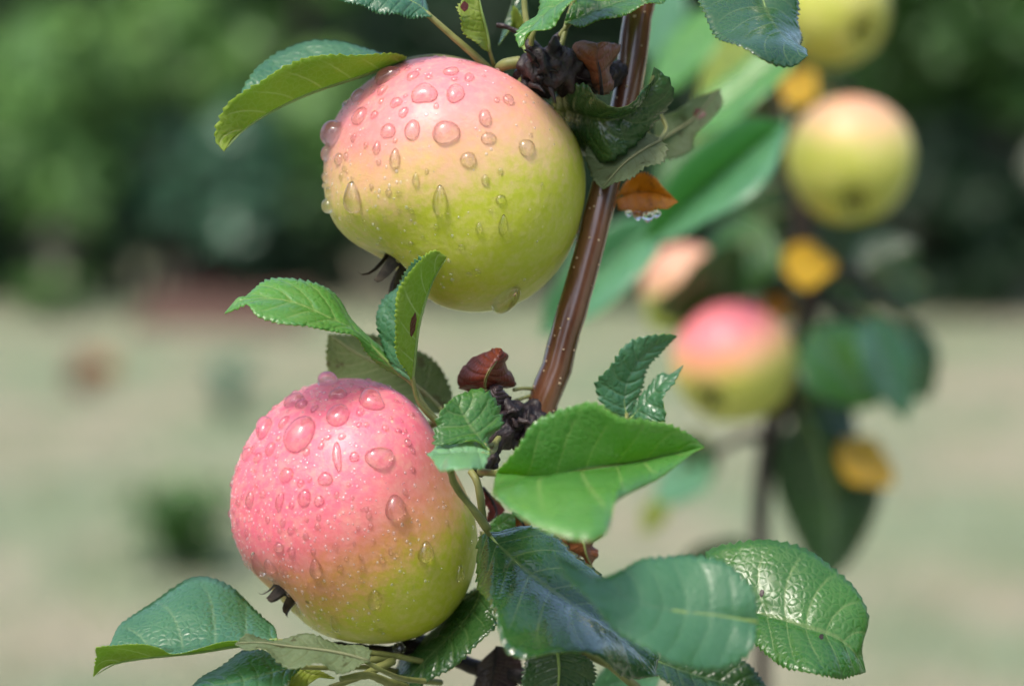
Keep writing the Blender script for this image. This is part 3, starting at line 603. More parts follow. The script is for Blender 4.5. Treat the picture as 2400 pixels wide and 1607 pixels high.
leaf(tree, '7', [(570, 165, 0), (600, 230, 2), (650, 290, 2)], [(640, 130, 0), (670, 200, -3), (690, 280, -3), (720, 350, 0)], [(765, 165, 2), (735, 210, 2), (752, 265, 2), (730, 310, 2)], 'rust', 'brown', z=6, ntooth=8, label='dry rust leaf hanging under the large light green leaf', ribmat='petiole')

# --- lower right leaves
leaf(tree, '7', [(300, 152, 2), (480, 150, 2), (575, 190, 0), (655, 280, 0), (745, 400, 0), (850, 520, -2), (960, 660, -4), (1050, 800, -10)],
     [(145, 155, 0), (230, 252, -8), (370, 380, -14), (560, 520, -18), (760, 655, -20), (950, 800, -20), (1075, 945, -20)],
     [(95, 220, -2), (88, 420, -18), (180, 640, -38), (255, 785, -48), (360, 822, -52), (500, 815, -50), (700, 852, -44), (880, 930, -34), (1000, 945, -26)],
     'wet', 'under', z=-10, wave=.0016, label='glossy wet dark leaf below the lower spur', petiole=[(120, 120, -6), (60, 20, -12)], ntooth=24)
leaf(tree, '7', [(1600, 800, 6), (1500, 890, 4), (1330, 916, 0), (1150, 882, -4), (1000, 785, -6), (850, 690, -6), (720, 560, -6), (600, 430, -4)],
     [(1625, 650, 10), (1400, 610, 8), (1200, 590, 6), (1000, 550, 2), (800, 470, 0), (650, 375, 0), (520, 275, -2)],
     [(1612, 480, 10), (1480, 345, 14), (1300, 286, 16), (1150, 280, 14), (1000, 302, 12), (880, 370, 8), (760, 400, 4), (640, 345, 0)],
     'soft', 'under', z=-82, camber=.05, wave=.0008, label='broad soft blue-green leaf overlapping the leaves at lower right',
     petiole=[(1560, 690, 26), (1400, 760, 50), (1150, 700, 80)], prad=.001)
rounded = leaf(tree, '7', [(1400, 430, 4), (1335, 290, 6), (1400, 232, 8), (1600, 205, 8), (1800, 215, 8), (1950, 270, 6), (2080, 380, 4), (2180, 500, 2), (2236, 640, 0), (2200, 760, -2)],
     [(1480, 560, 0), (1650, 605, -4), (1780, 640, -6), (1900, 682, -8), (2050, 730, -8), (2150, 810, -8), (2222, 925, -6)],
     [(1550, 720, -8), (1680, 825, -16), (1800, 900, -22), (1950, 946, -24), (2100, 952, -18)], 'top', 'under', z=-8, relief=.0004, nveins=8, ntooth=34,
     label='rounded green leaf with deep veins at the end of the lower right cluster', petiole=[(1380, 600, 6), (1200, 700, 16), (1050, 720, 20)])
leaf(tree, '6', [(2215, 500, -6), (2255, 640, -12), (2235, 700, -14), (2100, 830, -14), (1950, 930, -12), (1820, 1020, -8)], [(2180, 430, 0), (2140, 560, -4), (2030, 700, -6), (1900, 830, -6), (1760, 970, -6), (1640, 1065, -6)],
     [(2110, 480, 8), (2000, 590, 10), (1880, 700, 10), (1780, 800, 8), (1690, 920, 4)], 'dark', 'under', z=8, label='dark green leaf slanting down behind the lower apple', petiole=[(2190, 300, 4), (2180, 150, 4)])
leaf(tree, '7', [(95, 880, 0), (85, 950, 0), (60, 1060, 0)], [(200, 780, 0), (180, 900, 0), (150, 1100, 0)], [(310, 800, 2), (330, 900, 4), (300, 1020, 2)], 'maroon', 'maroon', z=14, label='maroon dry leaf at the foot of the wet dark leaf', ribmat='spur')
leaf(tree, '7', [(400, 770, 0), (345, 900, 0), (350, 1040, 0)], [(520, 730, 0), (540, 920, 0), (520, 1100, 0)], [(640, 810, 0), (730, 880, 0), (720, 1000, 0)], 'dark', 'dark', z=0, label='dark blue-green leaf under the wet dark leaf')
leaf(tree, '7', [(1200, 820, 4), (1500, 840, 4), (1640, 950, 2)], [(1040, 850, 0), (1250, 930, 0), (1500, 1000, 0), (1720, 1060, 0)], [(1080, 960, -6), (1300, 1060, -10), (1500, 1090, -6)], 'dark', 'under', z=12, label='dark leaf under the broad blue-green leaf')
leaf(tree, '7', [(760, 930, 0), (900, 830, 0), (1060, 880, 0)], [(690, 1060, 0), (860, 980, 0), (1100, 950, 0)], [(800, 1100, -6), (1000, 1080, -8)], 'mint', 'mint', z=50, label='pale mint leaf showing below the wet dark leaf', petiole=[(600, 1060, -20), (480, 1000, -36)])
tube('twig', [W(*cpx('7', x, y), z) for x, y, z in ((820, 880, 4), (900, 950, 2), (980, 1020, 0), (1060, 1100, 0))], [.0013, .0012, .0011], MT['petiole'], tree)
tube('twig', [W(*cpx('7', x, y), z) for x, y, z in ((480, 780, 10), (640, 800, 6), (820, 880, 4))], [.0016, .0014, .0013], MT['petiole'], tree)
# --- lower left leaves
leaf(tree, '6', [(900, 758, -4), (820, 764, -5), (600, 790, -6), (470, 817, -6), (400, 797, -7), (200, 774, -8), (65, 774, -8), (60, 850, -4)],
     [(1055, 745, 0), (900, 768, 0), (820, 776, 0), (600, 813, 0), (350, 840, 0), (200, 864, 0), (100, 897, 0), (43, 948, 0)],
     [(1030, 670, 12), (920, 560, 22), (830, 480, 26), (720, 425, 28), (600, 408, 28), (500, 440, 26), (380, 520, 22), (280, 600, 18), (190, 680, 12), (135, 780, 6)],
     'teal', 'under_lit', z=-22, relief=.00045, nveins=6, ntooth=40, teeth=.0008, camber=.12, label='serrated blue-green leaf with a folded pale margin at lower left',
     petiole=[(1180, 760, 6), (1400, 800, 12), (1680, 830, 20), (2000, 900, 30)])
withered = leaf(tree, '6', [(1555, 815, 6), (1450, 765, 8), (1300, 735, 8), (1100, 728, 8), (960, 738, 4), (890, 715, 2)], [(1562, 865, 0), (1350, 815, 0), (1100, 785, 0), (950, 765, 0), (818, 770, 2)],
     [(1450, 905, -6), (1370, 925, -8), (1280, 892, -8), (1150, 890, -8), (1050, 862, -6), (970, 805, -4), (890, 800, -2)], 'under', 'grey', z=-30, ntooth=24, wave=.001, ribmat='dullrib',
     label='grey-green withered leaf underside lying under the lower apple', petiole=[(1640, 920, 4), (1750, 960, 20), (1950, 980, 34)])
leaf(tree, '6', [(1140, 960, -6), (1000, 1090, -14), (800, 1120, -14), (600, 1080, -10)], [(1190, 885, 0), (1000, 935, -2), (850, 975, -4), (650, 1010, -6), (470, 1080, -8)],
     [(1130, 850, 6), (1000, 815, 10), (870, 808, 12), (780, 850, 10), (680, 930, 6), (580, 1010, 0)], 'teal', 'under', z=-18, label='blue-green leaf at the bottom under the withered leaf', petiole=[(1350, 900, 10), (1600, 900, 24), (1900, 960, 34)])
leaf(tree, '6', [(1250, 895, 0), (1320, 930, 0)], [(1165, 885, 0), (1230, 930, 0), (1370, 955, 0)], [(1110, 1000, -4), (1180, 1010, -4), (1270, 960, -2)], 'ygreen', 'ygreen', z=-8, ntooth=10, label='yellow-green leaf edge below the withered leaf')
for pts, r_, m in (([(1360, 790, 4), (1500, 805, 6), (1680, 815, 8), (1800, 780, 12), (1900, 770, 18), (2150, 900, 20), (2560, 960, 16)], .0022, 'spur'), ([(1340, 1010, -16), (1440, 975, -14), (1530, 935, -10), (1690, 860, -2)], .0010, 'petiole'),
                   ([(1540, 860, -6), (1600, 850, -4), (1690, 850, 0)], .0012, 'petiole'), ([(1400, 960, -22), (1550, 940, -18), (1640, 970, -10), (1760, 1010, 0)], .0011, 'petiole')):
    tube('twig', [W(*cpx('6', *p[:2]), p[2]) for p in pts], [r_ * .8, r_, r_ * 1.15], MT[m], tree, lump=.25, lscale=350, n=36)

# brown and red marks on single leaves: thin dry patches that follow the blade
def dry_patch(lf, crop, ring, mat, label):
    o0 = ROOT[tree.name]; bvh = BVHTree.FromPolygons([tuple(v.co + o0) for v in lf.data.vertices], [tuple(p.vertices) for p in lf.data.polygons])
    cx_ = sum(p[0] for p in ring) / len(ring); cy_ = sum(p[1] for p in ring) / len(ring); pts, fc, n = [], [], len(ring)
    for f_ in (0.0, .5, 1.0):
        for p in ([ring[0]] if f_ == 0 else ring):
            x, y = cpx(crop, cx_ + (p[0] - cx_) * f_, cy_ + (p[1] - cy_) * f_); d = (W(x, y, 0) - cam.location).normalized(); h = bvh.ray_cast(cam.location, d)
            if h[0] is None: return
            pts.append(h[0] - d * (.00022 if f_ < 1 else .00008))
    for k in range(n): fc += [(0, 1 + k, 1 + (k + 1) % n), (1 + k, 1 + n + k, 1 + n + (k + 1) % n, 1 + (k + 1) % n)]
    mesh_obj('dry_patch', pts, fc, MT[mat], lf)['label'] = label
def blob(x, y, rx, ry, rot=0, n=12):
    r = random.Random(int(x)); a = R(rot); out = []
    for k in range(n):
        t = 2 * math.pi * k / n; u, w = rx * math.cos(t) * r.uniform(.75, 1.1), ry * math.sin(t) * r.uniform(.75, 1.1)
        out.append((x + u * math.cos(a) - w * math.sin(a), y + u * math.sin(a) + w * math.cos(a)))
    return out
dry_patch(upright, '4', blob(1396, 570, 20, 82, 8), 'rust', 'narrow brown scar')
dry_patch(broken, '5', blob(240, 525, 38, 62, 12), 'rust', 'dark red patch')
dry_patch(thin, '3', blob(2185, 680, 40, 34), 'rust', 'dark red spot')
dry_patch(rounded, '7', blob(1652, 490, 14, 24, 15), 'maroon', 'dark spot')
dry_patch(rounded, '7', blob(1980, 728, 14, 17), 'maroon', 'dark spot')
dry_patch(withered, '6', blob(850, 768, 22, 26), 'rust', 'brown-red tip')
dry_patch(curled, '3', blob(785, 40, 26, 30), 'rust', 'reddish tip')

# ================================================================== apples
def apple_profile(nphi=56, nth=84, dimple_top=.34, dimple_bot=.2, taper=.12, h=.88, lobes=.03, seed=0):
    r = random.Random(seed); v = np.zeros((nphi + 1, nth, 3)); p0 = r.uniform(0, 6)
    for i in range(nphi + 1):
        ph = math.pi * i / nphi
        for k in range(nth):
            th = 2 * math.pi * k / nth
            x = math.sin(ph) ** .92 if 0 < i < nphi else 0
            bottom = (1 - math.cos(ph)) / 2
            rr = x * (1 - taper * bottom) * (1 + lobes * math.cos(5 * th + p0) * bottom * x + .015 * math.cos(2 * th + p0))
            z = h * math.cos(ph)
            z -= dimple_top * math.exp(-(x / .30) ** 2) if ph < math.pi / 2 else -dimple_bot * math.exp(-(x / .26) ** 2)
            v[i, k] = (rr * math.cos(th), rr * math.sin(th), z)
    f = []
    for i in range(nphi):
        for k in range(nth):
            k2 = (k + 1) % nth; f.append((i * nth + k, i * nth + k2, (i + 1) * nth + k2, (i + 1) * nth + k)[::-1])
    return v, f
CAMR = CM.to_3x3()
def build_apple(label, group, cx, cy, rpx, d, axis, mat, outline=None, seed=0, sepals=True, sep_len=.16, **prof):
    """cx, cy, rpx: centre and radius in photo pixels; d: distance in m; axis: stalk direction (right, up, towards camera)"""
    ctr = Wd(cx, cy, d); k = SENSOR / LENS / 2400.0 * d
    root = empty('apple', ctr, label, 'apple', group)
    v, f = apple_profile(seed=seed, **prof); V = v.reshape(-1, 3)
    a = Vector(axis).normalized(); q = Vector((0, 0, 1)).rotation_difference(a).to_matrix(); V = V @ np.array(q).T
    if outline is not None:
        ang = np.arctan2(V[:, 1], V[:, 0]); rad = np.hypot(V[:, 0], V[:, 1]); nb = 72
        rs = np.zeros(nb)
        bi = ((ang + math.pi) / (2 * math.pi) * nb).astype(int) % nb
        for b_ in range(nb): rs[b_] = rad[bi == b_].max()
        o = np.array(outline, float); ox, oy = (o[:, 0] - cx) / rpx, -(o[:, 1] - cy) / rpx
        oa, orr = np.arctan2(oy, ox), np.hypot(ox, oy); srt = np.argsort(oa); oa, orr = oa[srt], orr[srt]
        ca = -math.pi + (np.arange(nb) + .5) * 2 * math.pi / nb
        rt = np.interp(ca, oa, orr, period=2 * math.pi); sc_ = rt / rs
        sc_ = np.convolve(np.pad(sc_, 3, mode='wrap'), np.array([1, 2, 3, 4, 3, 2, 1]) / 16, mode='valid')
        m = np.interp(ang, ca, sc_, period=2 * math.pi)
        # blend towards the mean near the view axis so the front stays smooth
        wgt = np.clip(rad / .45, 0, 1) ** 2; m = m * wgt + sc_.mean() * (1 - wgt)
        V = np.stack([V[:, 0] * m, V[:, 1] * m, V[:, 2]], 1)
    Wv = [CAMR @ Vector(p * (rpx * k)) + ctr for p in V]
    o = mesh_obj('skin', Wv, f, mat, root)
    nth = v.shape[1]
    top = Wv[0]; bot = Wv[-1]; axw = (CAMR @ a)
    # calyx: dark cup and five withered sepals
    R_ = rpx * k; rr = random.Random(seed + 5)
    e1 = axw.orthogonal().normalized(); e2 = axw.cross(e1)
    cup_v = [bot + axw * R_ * .02]; cup_f = []
    for s in range(14):
        th = 2 * math.pi * s / 14; cup_v.append(bot - axw * R_ * .03 + (e1 * math.cos(th) + e2 * math.sin(th)) * R_ * .12)
    cup_f = [(0, 1 + (s + 1) % 14, 1 + s) for s in range(14)]
    cal = mesh_obj('calyx', cup_v, cup_f, MT['calyx'], root)
    if sepals:
        for s in range(5):
            th = 2 * math.pi * s / 5 + rr.uniform(-.3, .3); dr = e1 * math.cos(th) + e2 * math.sin(th); sd = axw.cross(dr)
            ln = R_ * sep_len * 2 * rr.uniform(.8, 1.2); pts, fc = [], []
            b0 = bot + dr * R_ * .10 - axw * R_ * .0
            for q_ in range(6):
                t = q_ / 5; c = b0 - axw * ln * (math.sin(t * 1.7)) + dr * ln * (.55 * t * t - .1 * t); w = R_ * .055 * (1 - t) ** .8 + .0001
                pts += [c - sd * w, c + dr * w * .35, c + sd * w]
                if q_:
                    i = q_ * 3; fc += [(i - 3, i - 2, i + 1, i), (i - 2, i - 1, i + 2, i + 1)]
            mesh_obj('sepal', pts, fc, MT['sepal'], cal)
    return dict(root=root, skin=o, ctr=ctr, R=R_, top=top, bot=bot, axis=axw, V=Wv, f=f)
def unit(v, R_): v = Vector(v).normalized(); return (v.x / R_, v.y / R_, v.z / R_)
RA = 305 * PXM * 1.0
PINK, ORANGE = (0.72, 0.155, 0.175), (0.62, 0.27, 0.11)
mA = apple_material('apple_skin_upper', (0.43, 0.48, 0.03), (0.50, 0.54, 0.045), (0.71, 0.21, 0.23), (0.66, 0.44, 0.19), unit((-.30, -.2, 1), RA), -.24, 1.02, .5)
mB = apple_material('apple_skin_lower', (0.38, 0.43, 0.02), (0.45, 0.49, 0.03), (0.75, 0.15, 0.22), (0.62, 0.29, 0.10), unit((-.62, -.38, 1), 293 * PXM), -.68, .72, .5)
Fo = lambda P: [(x / .9758, y / .9758) for x, y in P]
outA = Fo([(980, 132), (900, 150), (840, 190), (785, 240), (752, 295), (742, 360), (742, 430), (752, 500), (790, 545), (850, 575), (895, 600), (950, 650), (980, 690), (1030, 708), (1090, 713), (1150, 708), (1210, 680),
           (1260, 640), (1300, 580), (1328, 500), (1339, 420), (1328, 340), (1290, 275), (1240, 235), (1190, 200), (1130, 165), (1060, 142)])
outB = Fo([(765, 865), (700, 885), (650, 915), (600, 960), (562, 1020), (538, 1090), (530, 1150), (534, 1210), (555, 1270), (590, 1325), (640, 1365), (690, 1425), (750, 1455), (820, 1468), (890, 1470), (960, 1455), (1020, 1420), (1062, 1370), (1085, 1300),
           (1092, 1220), (1075, 1150), (1045, 1090), (1010, 1020), (985, 965), (950, 915), (905, 885), (840, 868)])
apA = build_apple('upper wet apple, pink above and yellow-green below, hanging beside the brown stem', 'ripe apples on the near tree', 1063, 432, 305, D0 + .010, (.55, .78, -.12), mA, outA, 1, sep_len=.12, dimple_bot=.1)
apB = build_apple('lower wet apple, deep pink with green base, hanging below the lower spur', 'ripe apples on the near tree', 832, 1200, 293, D0 + .008, (.60, .70, -.25), mB, outB, 2, sep_len=.085, dimple_bot=.1)
tube('stalk', [apA['top'] - apA['axis'] * .004, apA['top'] + apA['axis'] * .006, C3(985, 490, 10), C3(990, 420, 4), C3(1030, 385, 0), C3(1120, 372, 0)], [.0013, .0013, .0014, .0017], MT['petiole'], apA['root'], n=40)
tube('stalk', [apA['top'] + apA['axis'] * .004, C3(1110, 590, 8), C3(1115, 510, 2), C3(1165, 455, 0)], [.0008, .0012, .0014], MT['petiole'], apA['root'], n=24)
tube('stalk', [apB['top'] - apB['axis'] * .004, apB['top'] + apB['axis'] * .012, C5(150, 700, 6), C5(350, 720, 2), C5(480, 740, -2)], [.0012, .0013, .0016], MT['petiole'], apB['root'], n=30)

# water drops --------------------------------------------------------------------------------
def drop_mesh(name, h=.52, tear=0.0, seg=20, rings=8, wob=0.06, seed=0):
    r = random.Random(seed); ph = r.uniform(0, 6); v, f = [], []
    prof = [(.80, -.14), (1.0, 0.0)] + [(math.cos(t) ** .85, h * math.sin(t) ** .95) for t in [math.pi / 2 * q / rings for q in range(1, rings)]]
    for rad, zz in prof:
        for s in range(seg):
            th = 2 * math.pi * s / seg; w = 1 + wob * math.sin(2 * th + ph) + wob * .6 * math.sin(3 * th + 2 * ph)
            x, y = rad * math.cos(th) * w, rad * math.sin(th) * w
            if tear:       # +y is uphill: narrow tail there, fat belly downhill
                t = (y + 1) / 2; x *= 1 - tear * .75 * max(0, t) ** 1.4; y = y * (1 + tear * .5 * max(0, y)); z2 = zz * (1 + tear * (.55 - 1.1 * t)) if zz > 0 else zz
            else: z2 = zz
            v.append((x, y, z2))
    n = len(prof)
    for i in range(n - 1):
        for s in range(seg): f.append((i * seg + s, i * seg + (s + 1) % seg, (i + 1) * seg + (s + 1) % seg, (i + 1) * seg + s))
    f.append(tuple(range(seg - 1, -1, -1))); v.append((0, 0, h * (1 - tear * .1))); c = len(v) - 1
    for s in range(seg): f.append(((n - 1) * seg + s, (n - 1) * seg + (s + 1) % seg, c))
    me = bpy.data.meshes.new(name); me.from_pydata(v, [], f); me.materials.append(MT['water'])
    for p in me.polygons: p.use_smooth = True
    me.update(); return me
DM = [drop_mesh('water_drop', .72, 0, seed=s, wob=.05 + .03 * s) for s in range(4)]
DT = [drop_mesh('water_drop', .78, .42, seed=s, wob=.03) for s in range(2)]
def frame_at(p, n, alpha, sx, sy, sz):
    """matrix on the surface: y points uphill, turned by alpha"""
    up = Vector((0, 0, 1)); y = (up - n * up.dot(n))
    y = y.normalized() if y.length > 1e-4 else n.orthogonal().normalized()
    x = y.cross(n).normalized(); m = Matrix((x, y, n)).transposed()
    m = m @ Matrix.Rotation(alpha, 3, 'Z')
    return Matrix.Translation(p) @ m.to_4x4() @ Matrix.Diagonal((sx, sy, sz, 1))
def wet(ap, crop, drops, n_mid, n_fine, seed, bias):
    r = random.Random(seed); bvh = BVHTree.FromPolygons([tuple(v) for v in ap['V']], ap['f'])
    root, ctr, skin = ap['root'], ap['ctr'], ap['skin']; o = cam.location; used = []
    def add(p, n, me, al, sx, sy, sz):
        d = bpy.data.objects.new('water_drop', me); col.objects.link(d); d.parent = skin
        d.matrix_local = Matrix.Translation(-ctr) @ frame_at(p, n, al, sx, sy, sz)
    for it in drops:
        x, y, rx, ry = it[:4]; kind = it[4] if len(it) > 4 else 'c'; al = R(it[5]) if len(it) > 5 else 0
        px, py = cpx(crop, x, y); dirv = (W(px, py, 0) - o).normalized()
        hit = bvh.ray_cast(o, dirv)
        if hit[0] is None:
            near = bvh.find_nearest(W(px, py, 8)); p, n = near[0], near[1]
        else: p, n = hit[0], hit[1]
        if n.dot(p - ctr) < 0: n = -n
        s = 1 / CROPS[crop][2] * PXM; fac = max(.45, abs(n.dot(dirv)))
        # undo foreshortening: vertical extent shrinks when the surface faces up, horizontal when it faces sideways
        sx = rx * s / max(.55, math.sqrt(max(.05, 1 - n.x ** 2))); sy = ry * s / max(.55, math.sqrt(max(.05, 1 - n.z ** 2)))
        sz = (sx * sy) ** .5
        me = r.choice(DT) if kind == 't' else r.choice(DM)
        add(p, n, me, al, sx, sy, sz * (.95 if kind != 'e' else 1.3)); used.append((p, max(sx, sy)))
    cnt = 0; tries = 0
    verts, faces = [], []
    mini = drop_mesh('fine', .5, 0, 8, 3, .05, 3); mv = [Vector(v.co) for v in mini.vertices]; mf = [tuple(p.vertices) for p in mini.polygons]
    placed_f = 0
    while (cnt < n_mid or placed_f < n_fine) and tries < 40000:
        tries += 1
        q = Vector((r.gauss(0, 1), r.gauss(0, 1), r.gauss(0, 1))).normalized()
        hit = bvh.ray_cast(ctr + q * ap['R'] * 3, -q)
        if hit[0] is None: continue
        p, n = hit[0], hit[1]
        if n.dot(q) < 0: n = -n
        dens = bias(n, (p - ctr) / ap['R'])
        if r.random() > dens: continue
        mid = cnt < n_mid
        s = r.uniform(.00050, .00105) * (.7 + .3 * dens) if mid else r.choice((.0002, .00026, .00034, .00042, .0005)) * r.uniform(.8, 1.15)
        if any((p - u).length < (w + s) * 1.15 for u, w in used): continue
        used.append((p, s))
        steep = max(0, 1 - abs(n.z)); el = 1 + .5 * steep * r.random()
        if mid: add(p, n, r.choice(DM), r.uniform(-.4, .4), s, s * el, s * .95); cnt += 1
        else:
            m = frame_at(p, n, 0, s, s * el, s); b0 = len(verts); verts += [m @ c for c in mv]; faces += [tuple(b0 + i for i in ff) for ff in mf]; placed_f += 1
    fo = mesh_obj('fine_drizzle', verts, faces, MT['drizzle'], root); fo.parent = skin; fo['kind'] = 'stuff'
DA = [(467, 268, 62, 38, 'c', -20), (600, 268, 30, 20), (683, 272, 22, 12), (660, 360, 60, 52), (822, 358, 44, 45), (440, 342, 26, 24), (513, 405, 29, 26), (435, 398, 13, 15), (550, 457, 25, 24), (322, 478, 31, 50, 'c', -10), (398, 468, 17, 21),
      (470, 553, 34, 40), (597, 548, 41, 47), (772, 560, 67, 60), (978, 485, 34, 42), (995, 590, 37, 30), (722, 422, 12, 18), (290, 590, 14, 22), (353, 630, 12, 17), (412, 642, 21, 30, 't'), (506, 700, 33, 44, 't'), (890, 703, 44, 36), (213, 700, 18, 34),
      (250, 687, 10, 22), (420, 718, 13, 15), (1195, 640, 38, 44), (615, 812, 22, 31, 't'), (980, 812, 20, 27), (672, 766, 10, 14), (290, 910, 46, 75, 't'), (743, 925, 48, 70, 't'), (1060, 912, 25, 26), (1073, 1050, 27, 50, 't'), (947, 1065, 22, 28, 't'),
      (160, 945, 24, 42, 'e'), (188, 568, 44, 70, 'e'), (152, 672, 18, 46, 'e'), (722, 1055, 13, 17), (935, 1290, 20, 16), (1080, 1425, 55, 62, 'e'), (310, 370, 34, 30), (270, 1015, 13, 20), (525, 880, 14, 14), (240, 750, 10, 14), (895, 275, 25, 20), (800, 245, 42, 18), (1100, 390, 30, 24), (150, 800, 14, 30, 'e'), (165, 870, 12, 24, 'e')]
DB = [(600, 124, 72, 28, 'e'), (655, 188, 42, 28), (830, 220, 68, 42, 'c', 25), (655, 300, 62, 42), (455, 400, 80, 80), (425, 222, 46, 32), (270, 360, 52, 44, 'c', -40), (650, 515, 24, 66, 'c', 15), (870, 520, 74, 50, 'c', -15), (300, 475, 24, 32), (370, 335, 22, 28), (465, 240, 28, 22),
      (385, 610, 33, 38), (588, 630, 34, 36), (478, 730, 35, 42), (555, 745, 25, 28), (350, 750, 20, 48), (195, 740, 20, 42), (260, 710, 14, 22), (955, 785, 56, 60, 't'), (1115, 1020, 44, 50, 't'), (540, 1105, 37, 50, 't'), (848, 1265, 42, 52, 't'), (640, 1390, 24, 48, 't'),
      (300, 1090, 36, 38, 't'), (240, 1080, 28, 60, 't'), (345, 990, 24, 30), (410, 1010, 22, 24), (1290, 1130, 20, 40, 't'), (490, 490, 19, 19), (770, 280, 20, 20), (665, 1100, 15, 20), (785, 1100, 14, 18), (1020, 440, 16, 20), (930, 1010, 10, 22), (180, 500, 24, 34), (235, 520, 18, 28), (740, 515, 22, 26), (640, 985, 14, 20), (530, 265, 18, 15)]
wet(apA, '1', DA, 90, 300, 5, lambda n, q: max(.02, min(1, .25 + .9 * (-.75 * n.x + .5 * n.z) - .25 * n.y)) if n.y < .5 else .05)
wet(apB, '2', DB, 190, 1100, 6, lambda n, q: max(.02, min(1, .35 + .9 * (-.75 * n.x + .6 * n.z) - .25 * n.y)) if n.y < .5 else .05)

# hanging drops: under the lower apple, on the amber leaf and on the wet leaf
def free_drop(p, r_, h, owner, name='water_drop'):
    v, f = [], []; seg, n = 16, 12
    for i in range(n + 1):
        t = i / n; rad = r_ * math.sin(math.pi * t ** .75) ** .8 if 0 < i < n else 0.00001
        for s in range(seg): th = 2 * math.pi * s / seg; v.append(p + Vector((rad * math.cos(th), rad * math.sin(th), h * (.5 - t))))
    for i in range(n):
        for s in range(seg): f.append((i * seg + s, i * seg + (s + 1) % seg, (i + 1) * seg + (s + 1) % seg, (i + 1) * seg + s)[::-1])
    return mesh_obj(name, v, f, MT['water'], owner)
free_drop(W(*cpx('6', 1722, 800), 4), .0019, .0042, tree)
for x, y, s in ((165, 1122, .0011), (215, 1132, .0016), (265, 1138, .0018), (310, 1125, .0013)):
    free_drop(W(*cpx('d', x, y), 14), s, s * 1.9, tree)

# ================================================================== the second apple tree, out of focus behind
DBK = 1.16
def bk(x, y, z): return Wd(x, y, DBK + z / 1000)
def FB(x, y, z): return bk(x / .9758, y / .9758, z)
b2 = FB(1742, 1600, 40); base2 = Vector((b2.x, b2.y + .02, 0))
tree2 = empty('apple_tree', base2, 'apple tree with dark stem and yellow leaves, out of focus behind the near branch', 'tree')
stem_tube('trunk', [base2 + Vector((0, 0, -.03)), base2 + Vector((0, 0, .5)), b2, FB(1738, 1240, 40), FB(1752, 1050, 40), FB(1790, 900, 40), FB(1835, 780, 40), FB(1850, 650, 40), FB(1830, 480, 40), FB(1800, 300, 40), FB(1810, 150, 40), FB(1850, -60, 40), FB(1900, -500, 60)],
          [.016, .012, .0045, .0042, .005, .006, .007, .007, .006, .005, .005, .005, .003], MT['dtrunk'], tree2, 120, 12, .1, 60)
for pts in ([(1845, 700), (1900, 700), (1960, 740), (2010, 780)], [(1835, 560), (1760, 560), (1700, 610), (1640, 640)], [(1850, 640), (1950, 620), (2020, 690), (2100, 760)], [(1800, 930), (1850, 960), (1880, 1010)], [(1805, 200), (1900, 180), (1950, 215)], [(1760, 1000), (1700, 1000), (1620, 1040)]):
    tube('branch', [FB(x, y, 40) for x, y in pts], [.0035, .0025, .002], MT['dtrunk'], tree2, lump=.15, lscale=90)
def bleaf(base_, tip_, wid, top, under='under', z=0.0, zl=0.0, zr=0.0, d=DBK, label=None, lean=0.0, bend=0.0, pet=True, tree_=None, stem=None):
    L, M, Rr = auto_edges((*base_, 0), (*tip_, 0), wid, lean, zl, zr, bend=bend)
    return leaf(tree_ or tree2, 'F', L, M, Rr, top, under, z=z, nt=22, nu=6, conv=lambda x, y, zz: Wd(x, y, d + zz / 1000), teeth=.0012, ntooth=18, label=label,
                petiole=stem, prad=.0009)
# the yellow leaves
bleaf((1790, 585), (1915, 610), 105, 'yellow', 'yellow', 10, 14, -26, label='yellow leaf between the two blurred apples', stem=[FB(1810, 600, 40)], bend=12)
bleaf((1800, 240), (1860, 160), 85, 'yellow', 'yellow', 20, 10, -16, label='yellow leaf above the pale apple', stem=[FB(1800, 260, 40)])
bleaf((1920, 1010), (2045, 1110), 105, 'yellow', 'yellow', 10, 12, -24, label='yellow leaf low down beside the dark leaf', stem=[FB(1880, 1000, 40)])
bleaf((1745, 690), (1815, 730), 60, 'amber', 'amber', 30, label='amber leaf above the pink blurred apple', stem=[FB(1800, 760, 40)])
# green ones
bleaf((1740, 500), (1650, 690), 170, 'top', 'under', 10, -10, 15, label='green leaf left of the yellow leaf', stem=[FB(1800, 480, 40)])
bleaf((1700, 560), (1490, 720), 130, 'dark', 'under', -8, 20, -20, bend=-35, label='dark curved leaf in front of the half hidden apple', stem=[FB(1800, 540, 40)])
bleaf((1850, 750), (2010, 930), 190, 'top', 'under', -6, 24, -30, label='green leaf right of the pink blurred apple', stem=[FB(1845, 740, 40)])
bleaf((1990, 720), (2075, 960), 130, 'teal', 'under', 0, 12, -26, label='blue-green leaf hanging over the pale lawn', stem=[FB(1950, 700, 40)])
bleaf((2060, 730), (2120, 920), 120, 'dark', 'under', 30, 10, 10, label='dark leaf edge hanging over the pale lawn', stem=[FB(2000, 700, 40)])
bleaf((1840, 940), (1900, 1330), 240, 'dark', 'dark', 12, 24, 24, bend=-30, label='long dark leaf hanging below the pink blurred apple', stem=[FB(1810, 900, 40)])
bleaf((1830, 860), (1940, 1060), 150, 'dark', 'dark', 40, 10, 10, label='dark leaf beside the low yellow leaf', stem=[FB(1810, 840, 40)])
bleaf((1740, 1270), (1520, 1330), 130, 'dark', 'dark', 30, 10, -10, label='dark leaf above the rounded green leaf', stem=[FB(1742, 1250, 40)])
bleaf((1620, 1040), (1500, 1150), 110, 'mint', 'mint', 60, -20, 14, label='pale blue-green leaf behind the large light green leaf', stem=[FB(1700, 1000, 40)])
bleaf((1560, 990), (1640, 1080), 80, 'dark', 'dark', 60, label='dark leaf under the pink blurred apple', stem=[FB(1620, 1010, 40)])
